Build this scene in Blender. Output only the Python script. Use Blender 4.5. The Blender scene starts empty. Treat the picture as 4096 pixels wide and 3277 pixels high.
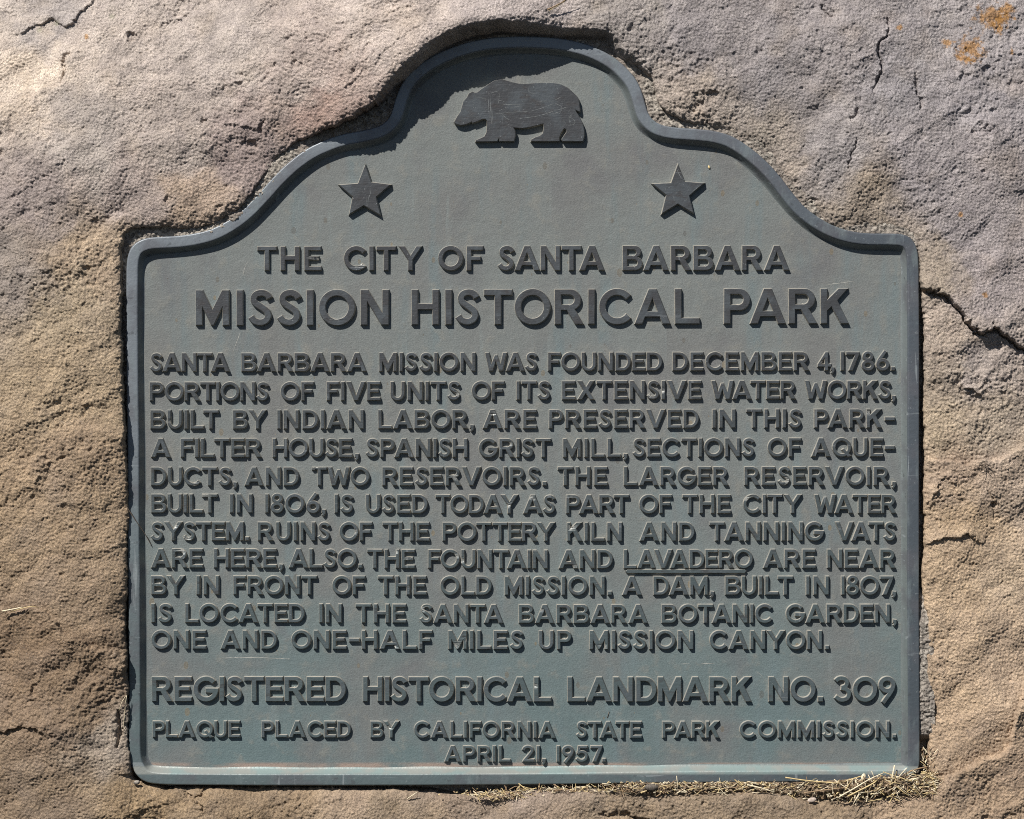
import bpy, math, random
import numpy as np
from mathutils import Vector
from mathutils.geometry import tessellate_polygon

random.seed(7)
SC = bpy.context.scene
COL = SC.collection
R = math.radians

# ------------------------------------------------------------------ camera, sky, sun, exposure
S = 0.000289                      # metres per unit of the survey drawing (1 unit = 0.289 mm)
CU, CV = 2048.0, 1638.5           # drawing centre
FOCAL, SENSOR = 100.0, 36.0
DIST = 4096 * S * FOCAL / SENSOR
cam_d = bpy.data.cameras.new('camera')
cam_d.lens = FOCAL
cam_d.sensor_width = SENSOR
cam_d.clip_start = 0.05
cam_d.clip_end = 200
cam = bpy.data.objects.new('camera', cam_d)
COL.objects.link(cam)
cam.location = (0, -DIST - 15 * S, 0)
cam.rotation_euler = (R(90), 0, 0)
SC.camera = cam

SUN_DIR = Vector((-0.68, -1.0, 1.22)).normalized()      # towards the sun
world = bpy.data.worlds.new('World')
SC.world = world
world.use_nodes = True
wn = world.node_tree
sky = wn.nodes.new('ShaderNodeTexSky')
sky.sky_type = 'NISHITA'
sky.sun_disc = False
sky.air_density = 0.6
sky.dust_density = 0.3
sky.sun_elevation = math.asin(SUN_DIR.z)
sky.sun_rotation = math.atan2(SUN_DIR.x, SUN_DIR.y)
bg = wn.nodes['Background']
bg.inputs['Strength'].default_value = 0.05
wn.links.new(sky.outputs[0], bg.inputs['Color'])
sun_d = bpy.data.lights.new('sun', 'SUN')
sun_d.energy = 5.0
sun_d.angle = R(0.5)
sun_d.color = (1.0, 0.955, 0.89)
sun = bpy.data.objects.new('sun', sun_d)
COL.objects.link(sun)
sun.rotation_euler = (-SUN_DIR).to_track_quat('-Z', 'Y').to_euler()
SC.cycles.use_denoising = False       # the grain of the stone is finer than a denoiser keeps
SC.cycles.filter_width = 1.0
vs = SC.view_settings
vs.view_transform = 'Standard'
vs.look = 'None'
vs.exposure = 0.36
vs.gamma = 1.0
vs.use_curve_mapping = False


def W(u, v, h=0.0, k=1.0):
    """drawing units -> metres: u right, v down, h out of the panel towards the viewer"""
    return ((u - CU) * S * k, -h * S, (CV - v) * S * k)


# ------------------------------------------------------------------ node helpers
def new_mat(name):
    m = bpy.data.materials.new(name)
    m.use_nodes = True
    nt = m.node_tree
    b = nt.nodes['Principled BSDF']
    return m, nt, b


def nd(nt, t, **kw):
    n = nt.nodes.new(t)
    for k, v in kw.items():
        setattr(n, k, v)
    return n


def noise(nt, vec, scale, detail=4, rough=0.55, dist=0.0):
    n = nd(nt, 'ShaderNodeTexNoise')
    n.inputs['Scale'].default_value = scale
    n.inputs['Detail'].default_value = detail
    n.inputs['Roughness'].default_value = rough
    n.inputs['Distortion'].default_value = dist
    nt.links.new(vec, n.inputs['Vector'])
    return n.outputs['Fac']


def ramp(nt, fac, a, b, ca=0.0, cb=1.0):
    n = nd(nt, 'ShaderNodeMapRange')
    n.interpolation_type = 'SMOOTHSTEP'
    n.inputs['From Min'].default_value = a
    n.inputs['From Max'].default_value = b
    n.inputs['To Min'].default_value = ca
    n.inputs['To Max'].default_value = cb
    nt.links.new(fac, n.inputs['Value'])
    return n.outputs['Result']


def mth(nt, op, a, b=None):
    n = nd(nt, 'ShaderNodeMath', operation=op)
    for i, x in enumerate((a, b)):
        if x is None:
            continue
        if isinstance(x, (int, float)):
            n.inputs[i].default_value = x
        else:
            nt.links.new(x, n.inputs[i])
    return n.outputs[0]


def mix(nt, fac, a, b, mode='MIX'):
    n = nd(nt, 'ShaderNodeMix', data_type='RGBA', blend_type=mode)
    for s, x in ((n.inputs[0], fac), (n.inputs[6], a), (n.inputs[7], b)):
        if isinstance(x, (int, float)):
            s.default_value = x
        elif isinstance(x, tuple):
            s.default_value = (*x, 1.0)
        else:
            nt.links.new(x, s)
    return n.outputs[2]


def mapped(nt, sx, sy, sz):
    tc = nd(nt, 'ShaderNodeTexCoord')
    mp = nd(nt, 'ShaderNodeMapping')
    mp.inputs['Scale'].default_value = (sx, sy, sz)
    nt.links.new(tc.outputs['Object'], mp.inputs['Vector'])
    return mp.outputs[0]


def bump(nt, h, dist, strength, prev=None):
    n = nd(nt, 'ShaderNodeBump')
    n.inputs['Distance'].default_value = dist
    n.inputs['Strength'].default_value = strength
    nt.links.new(h, n.inputs['Height'])
    if prev is not None:
        nt.links.new(prev, n.inputs['Normal'])
    return n.outputs[0]


# ------------------------------------------------------------------ materials
def rock_material():
    m, nt, b = new_mat('sandstone')
    v = mapped(nt, 1, 1, 1)
    at = nd(nt, 'ShaderNodeAttribute', attribute_name='tint')
    c = at.outputs['Color']
    g = noise(nt, v, 620, 3, 0.6)
    c = mix(nt, 1.0, c, mix(nt, ramp(nt, g, 0.3, 0.7), (0.72, 0.71, 0.70), (1.26, 1.25, 1.24)), 'MULTIPLY')
    g2 = noise(nt, v, 70, 5, 0.65)
    c = mix(nt, 1.0, c, mix(nt, ramp(nt, g2, 0.3, 0.7), (0.84, 0.83, 0.84), (1.13, 1.12, 1.10)), 'MULTIPLY')
    dark = ramp(nt, noise(nt, v, 900, 2, 0.5), 0.67, 0.74)
    c = mix(nt, mth(nt, 'MULTIPLY', dark, 0.5), c, (0.10, 0.085, 0.08))
    d2 = ramp(nt, noise(nt, v, 170, 5, 0.72), 0.57, 0.70)
    c = mix(nt, mth(nt, 'MULTIPLY', d2, 0.42), c, (0.135, 0.122, 0.115))
    lite = ramp(nt, noise(nt, mapped(nt, 1.1, 1, 0.93), 980, 1, 0.5), 0.70, 0.76)
    c = mix(nt, mth(nt, 'MULTIPLY', lite, 0.55), c, (0.62, 0.58, 0.53))
    nt.links.new(c, b.inputs['Base Color'])
    b.inputs['Roughness'].default_value = 0.92
    b.inputs['Specular IOR Level'].default_value = 0.25
    n1 = bump(nt, noise(nt, v, 330, 5, 0.72), 0.0034, 0.8)
    n2 = bump(nt, noise(nt, v, 1100, 2, 0.6), 0.0012, 0.8, n1)
    nt.links.new(n2, b.inputs['Normal'])
    return m


def mortar_material():
    m, nt, b = new_mat('gritty_mortar')
    v = mapped(nt, 1, 1, 1)
    vo = nd(nt, 'ShaderNodeTexVoronoi', feature='F1')
    vo.inputs['Scale'].default_value = 330
    nt.links.new(v, vo.inputs['Vector'])
    hs = nd(nt, 'ShaderNodeSeparateColor')
    nt.links.new(vo.outputs['Color'], hs.inputs[0])
    c = mix(nt, hs.outputs[0], (0.13, 0.115, 0.10), (0.42, 0.38, 0.33))
    c = mix(nt, ramp(nt, noise(nt, v, 45, 3), 0.4, 0.65), c, (0.22, 0.19, 0.165))
    nt.links.new(c, b.inputs['Base Color'])
    b.inputs['Roughness'].default_value = 0.95
    b.inputs['Specular IOR Level'].default_value = 0.2
    n1 = bump(nt, noise(nt, v, 520, 3, 0.6), 0.002, 0.9)
    nt.links.new(n1, b.inputs['Normal'])
    return m


def z_factor(nt, z0, z1):
    """0..1 along the height of the plaque (patina gets greener and bluer where rain collects)"""
    tc = nd(nt, 'ShaderNodeTexCoord')
    sp = nd(nt, 'ShaderNodeSeparateXYZ')
    nt.links.new(tc.outputs['Object'], sp.inputs[0])
    return ramp(nt, sp.outputs['Z'], z0, z1), sp


def panel_material():
    m, nt, b = new_mat('bronze_patina')
    v = mapped(nt, 1, 1, 1)
    vs_ = mapped(nt, 1, 1, 0.16)                    # rain streaks run down
    zf, sp = z_factor(nt, -0.42, -0.02)
    base = mix(nt, zf, (0.102, 0.142, 0.147), (0.150, 0.164, 0.161))
    f1 = ramp(nt, noise(nt, v, 9, 4, 0.55), 0.42, 0.66)
    c = mix(nt, mth(nt, 'MULTIPLY', f1, 0.75), base, (0.138, 0.140, 0.138))
    f2 = ramp(nt, noise(nt, vs_, 30, 4, 0.6), 0.50, 0.72)
    c = mix(nt, mth(nt, 'MULTIPLY', f2, 0.6), c, (0.118, 0.160, 0.172))
    f5 = ramp(nt, noise(nt, mapped(nt, 1, 1, 0.10), 75, 3, 0.6), 0.60, 0.74)
    c = mix(nt, mth(nt, 'MULTIPLY', f5, 0.4), c, (0.175, 0.205, 0.205))
    f3 = ramp(nt, noise(nt, mapped(nt, 1, 1, 0.7), 14, 3, 0.5, 0.6), 0.56, 0.74)
    c = mix(nt, mth(nt, 'MULTIPLY', f3, 0.55), c, (0.112, 0.112, 0.118))
    f4 = ramp(nt, noise(nt, v, 52, 4, 0.6), 0.52, 0.70)
    c = mix(nt, mth(nt, 'MULTIPLY', f4, 0.5), c, (0.192, 0.190, 0.170))
    # brown drip spots
    vo = nd(nt, 'ShaderNodeTexVoronoi', feature='F1')
    vo.voronoi_dimensions = '2D'
    vo.inputs['Scale'].default_value = 24
    sx_ = nd(nt, 'ShaderNodeSeparateXYZ')
    nt.links.new(mapped(nt, 1, 1, 0.62), sx_.inputs[0])
    cx_ = nd(nt, 'ShaderNodeCombineXYZ')
    nt.links.new(sx_.outputs['X'], cx_.inputs['X'])
    nt.links.new(sx_.outputs['Z'], cx_.inputs['Y'])
    nt.links.new(cx_.outputs[0], vo.inputs['Vector'])
    hs = nd(nt, 'ShaderNodeSeparateColor')
    nt.links.new(vo.outputs['Color'], hs.inputs[0])
    rad = mth(nt, 'MULTIPLY', mth(nt, 'POWER', hs.outputs[0], 2.0), 0.075)
    spot = mth(nt, 'LESS_THAN', vo.outputs['Distance'], rad)
    c = mix(nt, mth(nt, 'MULTIPLY', spot, 0.5), c, mix(nt, hs.outputs[1], (0.075, 0.075, 0.072), (0.20, 0.145, 0.07)))
    # rust-brown and verdigris line gathered along the bottom
    low = ramp(nt, sp.outputs['Z'], -0.4070, -0.4110)
    brk = ramp(nt, noise(nt, mapped(nt, 0.35, 1, 1), 60, 3, 0.6), 0.35, 0.6)
    c = mix(nt, mth(nt, 'MULTIPLY', low, brk), c, (0.25, 0.195, 0.165))
    g = noise(nt, v, 480, 2, 0.5)
    c = mix(nt, 1.0, c, mix(nt, ramp(nt, g, 0.3, 0.7), (0.90, 0.90, 0.90), (1.09, 1.09, 1.08)), 'MULTIPLY')
    nt.links.new(c, b.inputs['Base Color'])
    b.inputs['Roughness'].default_value = 0.62
    b.inputs['Specular IOR Level'].default_value = 0.35
    n1 = bump(nt, noise(nt, v, 26, 3, 0.5), 0.004, 0.32)
    n2 = bump(nt, noise(nt, v, 150, 3, 0.55), 0.0012, 0.32, n1)
    n3 = bump(nt, noise(nt, v, 620, 2, 0.55), 0.0009, 0.42, n2)
    nt.links.new(n3, b.inputs['Normal'])
    return m


def face_material():
    """the rubbed, darker bronze on top of letters and emblems"""
    m, nt, b = new_mat('rubbed_bronze')
    v = mapped(nt, 1, 1, 1)
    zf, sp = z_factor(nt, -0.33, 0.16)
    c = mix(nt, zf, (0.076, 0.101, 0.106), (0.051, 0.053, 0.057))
    f1 = ramp(nt, noise(nt, v, 34, 3, 0.55), 0.42, 0.64)
    c = mix(nt, mth(nt, 'MULTIPLY', f1, 0.65), c, (0.082, 0.096, 0.107))
    f2 = ramp(nt, noise(nt, mapped(nt, 1, 1, 2.2), 60, 3, 0.6), 0.54, 0.72)
    c = mix(nt, mth(nt, 'MULTIPLY', f2, 0.55), c, (0.050, 0.043, 0.041))
    # thin pale scratches
    for sx, sz, sc, w in ((1, 0.05, 150, 0.5), (0.07, 1, 170, 0.45)):
        s_ = ramp(nt, noise(nt, mapped(nt, sx, 1, sz), sc, 2, 0.5, 0.4), 0.70, 0.75)
        c = mix(nt, mth(nt, 'MULTIPLY', s_, w), c, (0.20, 0.215, 0.225))
    fl = ramp(nt, noise(nt, v, 420, 2, 0.5), 0.69, 0.75)
    c = mix(nt, mth(nt, 'MULTIPLY', fl, 0.6), c, (0.26, 0.28, 0.28))
    at = nd(nt, 'ShaderNodeAttribute', attribute_name='chip')
    chf = mth(nt, 'MULTIPLY', at.outputs['Fac'], ramp(nt, noise(nt, v, 330, 2, 0.5), 0.36, 0.56))
    c = mix(nt, chf, c, (0.27, 0.27, 0.25))
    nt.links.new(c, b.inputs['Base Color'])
    b.inputs['Roughness'].default_value = 0.46
    b.inputs['Metallic'].default_value = 0.25
    n1 = bump(nt, noise(nt, v, 260, 3, 0.6), 0.0012, 0.30)
    n2 = bump(nt, noise(nt, mapped(nt, 0.08, 1, 1), 900, 2, 0.5), 0.0004, 0.35, n1)
    nt.links.new(n2, b.inputs['Normal'])
    return m


def side_material():
    m, nt, b = new_mat('letter_side_lit_patina')
    v = mapped(nt, 1, 1, 1)
    c = mix(nt, ramp(nt, noise(nt, v, 90, 3), 0.35, 0.65), (0.23, 0.23, 0.21), (0.33, 0.31, 0.265))  # side patina raised in tone so upper letter edges read as highlights
    nt.links.new(c, b.inputs['Base Color'])
    b.inputs['Roughness'].default_value = 0.65
    n1 = bump(nt, noise(nt, v, 420, 2, 0.6), 0.0012, 0.6)
    nt.links.new(n1, b.inputs['Normal'])
    return m


def rim_material(name='rim_bronze', slope=False):
    m, nt, b = new_mat(name)
    v = mapped(nt, 1, 1, 1)
    zf, sp = z_factor(nt, -0.34, 0.10)
    c = mix(nt, zf, (0.100, 0.132, 0.138), (0.168, 0.190, 0.212))
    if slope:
        c = mix(nt, 0.8, c, (0.150, 0.172, 0.168))  # slope patina painted paler for the light the inner bevel catches
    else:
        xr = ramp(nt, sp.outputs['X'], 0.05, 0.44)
        c = mix(nt, mth(nt, 'MULTIPLY', xr, 0.85), c, (0.060, 0.072, 0.087))  # sheen put into the colour: left rim stays bright, right rim painted darker
    f1 = ramp(nt, noise(nt, v, 26, 4, 0.6), 0.44, 0.66)
    c = mix(nt, mth(nt, 'MULTIPLY', f1, 0.6), c, (0.100, 0.100, 0.112))
    f2 = ramp(nt, noise(nt, mapped(nt, 1, 1, 0.3), 60, 4, 0.65), 0.52, 0.72)
    c = mix(nt, mth(nt, 'MULTIPLY', f2, 0.5), c, (0.17, 0.205, 0.21))
    for sx, sz, sc in ((1, 0.06, 160), (0.06, 1, 160)):
        s_ = ramp(nt, noise(nt, mapped(nt, sx, 1, sz), sc, 2, 0.5, 0.5), 0.69, 0.75)
        c = mix(nt, mth(nt, 'MULTIPLY', s_, 0.55), c, (0.28, 0.31, 0.32))
    wl = ramp(nt, noise(nt, v, 210, 3, 0.65), 0.62, 0.70)
    c = mix(nt, mth(nt, 'MULTIPLY', wl, 0.5), c, (0.24, 0.27, 0.28))
    dk = ramp(nt, noise(nt, v, 120, 3, 0.65), 0.63, 0.70)
    c = mix(nt, mth(nt, 'MULTIPLY', dk, 0.5), c, (0.05, 0.055, 0.06))
    # verdigris gathered on the bottom inner bevel, where water stands
    low = ramp(nt, sp.outputs['Z'], -0.4105, -0.4130)
    low2 = ramp(nt, sp.outputs['Z'], -0.4225, -0.4195)
    pat = mth(nt, 'MULTIPLY', low, low2)
    c = mix(nt, mth(nt, 'MULTIPLY', pat, 0.85), c, mix(nt, ramp(nt, noise(nt, v, 40, 3), 0.4, 0.6), (0.23, 0.30, 0.292), (0.28, 0.295, 0.275)))
    nt.links.new(c, b.inputs['Base Color'])
    b.inputs['Roughness'].default_value = 0.44
    b.inputs['Metallic'].default_value = 0.2
    n1 = bump(nt, noise(nt, v, 200, 3, 0.6), 0.001, 0.35)
    nt.links.new(n1, b.inputs['Normal'])
    return m


def plain(name, col, rough=0.7, var=0.25, sc=260):
    m, nt, b = new_mat(name)
    v = mapped(nt, 1, 1, 1)
    d = tuple(x * (1 - var) for x in col)
    l = tuple(min(1, x * (1 + var)) for x in col)
    nt.links.new(mix(nt, ramp(nt, noise(nt, v, sc, 3), 0.3, 0.7), d, l), b.inputs['Base Color'])
    b.inputs['Roughness'].default_value = rough
    return m


M_ROCK = rock_material()
M_MORTAR = mortar_material()
M_PANEL = panel_material()
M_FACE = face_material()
M_SIDE = side_material()
M_RIM = rim_material()
M_SLOPE = rim_material('rim_slope_lit_patina', True)
M_STRAW = plain('straw', (0.52, 0.40, 0.20), 0.6)
M_STRAW_PALE = plain('pale_straw', (0.66, 0.57, 0.40), 0.6)
M_STRAW_BROWN = plain('brown_straw', (0.26, 0.175, 0.10), 0.75)
M_STRAW_DARK = plain('weathered_stem', (0.12, 0.09, 0.065), 0.8)
M_DUFF = plain('duff', (0.17, 0.125, 0.08), 0.95, 0.5, 400)


# ------------------------------------------------------------------ mesh helpers
def link_mesh(name, verts, faces, mats, midx=None, parent=None, smooth=False):
    me = bpy.data.meshes.new(name)
    me.from_pydata(verts, [], faces)
    for m in (mats if isinstance(mats, (list, tuple)) else [mats]):
        me.materials.append(m)
    if midx is not None:
        me.polygons.foreach_set('material_index', midx)
    if smooth:
        me.polygons.foreach_set('use_smooth', [True] * len(me.polygons))
    me.update()
    o = bpy.data.objects.new(name, me)
    COL.objects.link(o)
    if parent is not None:
        o.parent = parent
    return o


def tag(o, label, cat=None, group=None, kind=None):
    o['label'] = label
    if cat:
        o['category'] = cat
    if group:
        o['group'] = group
    if kind:
        o['kind'] = kind
    return o


def catmull(pts, step=8.0, closed=True):
    P = [np.array(p, float) for p in pts]
    n = len(P)
    out = []
    rng = range(n) if closed else range(n - 1)
    for i in rng:
        p1, p2 = P[i], P[(i + 1) % n]
        p0 = P[i - 1] if (closed or i > 0) else p1
        p3 = P[(i + 2) % n] if (closed or i + 2 < n) else p2
        k = max(1, int(round(np.linalg.norm(p2 - p1) / step)))
        # centripetal parameters
        t1 = max(np.linalg.norm(p1 - p0), 1e-6) ** .5
        t2 = t1 + max(np.linalg.norm(p2 - p1), 1e-6) ** .5
        t3 = t2 + max(np.linalg.norm(p3 - p2), 1e-6) ** .5
        for j in range(k):
            t = t1 + (t2 - t1) * j / k
            A1 = (t1 - t) / t1 * p0 + t / t1 * p1
            A2 = (t2 - t) / (t2 - t1) * p1 + (t - t1) / (t2 - t1) * p2
            A3 = (t3 - t) / (t3 - t2) * p2 + (t - t2) / (t3 - t2) * p3
            B1 = (t2 - t) / t2 * A1 + t / t2 * A2
            B2 = (t3 - t) / (t3 - t1) * A2 + (t - t1) / (t3 - t1) * A3
            out.append((t2 - t) / (t2 - t1) * B1 + (t - t1) / (t2 - t1) * B2)
    if not closed:
        out.append(P[-1])
    return np.array(out)


def offset_poly(P, d):
    """miter offset of a closed contour, d > 0 moves away from the material (x right, y up, outer CCW)"""
    P = np.asarray(P, float)
    e = np.roll(P, -1, 0) - P
    L = np.maximum(np.linalg.norm(e, axis=1, keepdims=True), 1e-9)
    n = np.stack([e[:, 1], -e[:, 0]], 1) / L
    n0 = np.roll(n, 1, 0)
    b = n + n0
    k = 2.0 / np.maximum((b * b).sum(1, keepdims=True), 0.55)
    return P + b * k * d


def area(P):
    P = np.asarray(P)
    x, y = P[:, 0], P[:, 1]
    return 0.5 * np.sum(x * np.roll(y, -1) - y * np.roll(x, -1))


def densify(P, step):
    out = []
    n = len(P)
    for i in range(n):
        a, b = np.array(P[i], float), np.array(P[(i + 1) % n], float)
        k = max(1, int(math.ceil(np.linalg.norm(b - a) / step)))
        for j in range(k):
            out.append(a + (b - a) * j / k)
    return np.array(out)


CHIPS = [(820, 1985, 15), (775, 1936, 17), (1825, 1905, 18), (3142, 1925, 21), (735, 2155, 22), (2985, 1990, 16),
         (1822, 2222, 15), (1848, 2242, 12), (1830, 2578, 17), (2415, 2585, 13), (1262, 1873, 13), (1575, 2582, 15),
         (1690, 2436, 13), (1978, 2025, 15), (2128, 1992, 12), (2430, 2000, 13), (2540, 1992, 12), (2286, 2110, 15),
         (2138, 2742, 11), (2434, 2856, 14), (1972, 1652, 10), (1830, 1575, 12), (2600, 1580, 13), (2648, 1560, 13),
         (3474, 1648, 11), (730, 2205, 13), (700, 2104, 12), (1652, 2232, 12), (1582, 2205, 10), (1600, 2290, 10),
         (1670, 2260, 12), (1335, 2845, 11), (1605, 2475, 12), (1590, 2450, 10), (2168, 2442, 9), (1870, 2560, 12),
         (3390, 1400, 8), (3040, 2008, 10), (1556, 2912, 12), (995, 2925, 8), (2035, 2020, 10), (2260, 1985, 9),
         (1645, 2350, 10), (3290, 1448, 8), (1268, 1040, 12), (1450, 1060, 12), (1345, 1285, 14), (2395, 1000, 9),
         (1990, 2215, 9), (2298, 2265, 10), (680, 1685, 9), (1420, 2125, 11), (1130, 2120, 10), (1975, 1790, 9),
         (2038, 1775, 10), (2068, 1310, 0)]


def relief(name, pieces, hgt, draft, bev, parent, step=7.0, depth=-4.0, extra=0.0):
    """raised metal lettering: pieces are lists of contours [outer, hole, ...] in drawing units (u, v)"""
    V, F, MI, CH = [], [], [], []
    for pi, contours in enumerate(pieces):
        hh = hgt + (pi % 5) * 0.45 + extra
        cs = []
        for ci, c in enumerate(contours):
            P = np.array([(p[0], -p[1]) for p in c], float)
            a = area(P)
            if (ci == 0 and a < 0) or (ci > 0 and a > 0):
                P = P[::-1]
            cs.append(densify(P, step))
        tops = []
        base0 = len(V)
        for P in cs:
            rings = [(offset_poly(P, draft), depth), (offset_poly(P, draft * 0.25), hh * 0.7), (P, hh - bev),
                     (offset_poly(P, -bev), hh)]
            idx = []
            for ri, (Q, z) in enumerate(rings):
                st = len(V)
                for q in Q:
                    u, v = q[0], -q[1]
                    zz, chv = z, 0.0
                    if ri >= 2:
                        for (cu, cv, cr) in CHIPS:
                            dd = math.hypot(u - cu, v - cv)
                            if cr and dd < cr:
                                f = (1 - dd / cr) ** 0.5
                                zz -= f * 4.5 * (0.6 + 0.8 * random.random())
                                chv = max(chv, min(1.0, f * 1.3))
                    V.append(W(u, v, zz))
                    CH.append(chv)
                idx.append(st)
            n = len(P)
            for ri in range(3):
                for i in range(n):
                    j = (i + 1) % n
                    F.append((idx[ri] + i, idx[ri] + j, idx[ri + 1] + j, idx[ri + 1] + i))
                    MI.append(1 if ri < 2 else 0)
            tops.append((idx[3], rings[3][0]))
        flat, gi = [], []
        for st, Q in tops:
            flat.append([Vector((q[0], q[1], 0)) for q in Q])
            gi += [st + i for i in range(len(Q))]
        for t in tessellate_polygon(flat):
            a, b, c = (gi[k] for k in t)
            pa, pb, pc = (V[k] for k in (a, b, c))
            cr = (pb[0] - pa[0]) * (pc[2] - pa[2]) - (pb[2] - pa[2]) * (pc[0] - pa[0])
            F.append((a, b, c) if cr > 0 else (a, c, b))
            MI.append(0)
    o = link_mesh(name, V, F, [M_FACE, M_SIDE], MI, parent)
    at = o.data.attributes.new('chip', 'FLOAT', 'POINT')
    at.data.foreach_set('value', CH)
    return o


# ------------------------------------------------------------------ lettering (drawn for this plaque)
T = 0.176           # stroke
TH = 0.158          # horizontal stroke


def ell(cx, cy, rx, ry, a0, a1, n=20):
    return [(cx + rx * math.cos(R(a0 + (a1 - a0) * i / n)), cy + ry * math.sin(R(a0 + (a1 - a0) * i / n))) for i in range(n + 1)]


def isect(p, q, r, s):
    d1 = (q[0] - p[0], q[1] - p[1])
    d2 = (s[0] - r[0], s[1] - r[1])
    k = ((r[0] - p[0]) * d2[1] - (r[1] - p[1]) * d2[0]) / (d1[0] * d2[1] - d1[1] * d2[0])
    return (p[0] + d1[0] * k, p[1] + d1[1] * k)


def stroke(sp, t, smooth=True, cut0=0, cut1=0):
    P = catmull(sp, 0.035, closed=False) if smooth else np.array(sp, float)
    d = np.gradient(P, axis=0) if smooth else None
    if smooth:
        d /= np.linalg.norm(d, axis=1, keepdims=True)
        nrm = np.stack([-d[:, 1], d[:, 0]], 1)
        k = np.ones((len(P), 1))
    else:
        e = np.diff(P, axis=0)
        e /= np.linalg.norm(e, axis=1, keepdims=True)
        n = np.stack([-e[:, 1], e[:, 0]], 1)
        b = np.vstack([n[:1], n[1:] + n[:-1], n[-1:]])
        k = np.ones((len(P), 1))
        k[1:-1, 0] = 2 / np.maximum((b[1:-1] ** 2).sum(1), .5)
        nrm = b
        nrm[1:-1] = b[1:-1]
    A = P + nrm * k * t / 2
    B = P - nrm * k * t / 2
    return [tuple(x) for x in A] + [tuple(x) for x in B[::-1]]


def bowl_hole(x0, y0, y1, x1):
    r = (y1 - y0) / 2
    rx = min(r * 1.05, x1 - x0)
    return [(x0, y0), (x1 - rx, y0)] + ell(x1 - rx, (y0 + y1) / 2, rx, r, -90, 90, 12) + [(x0, y1)]


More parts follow.
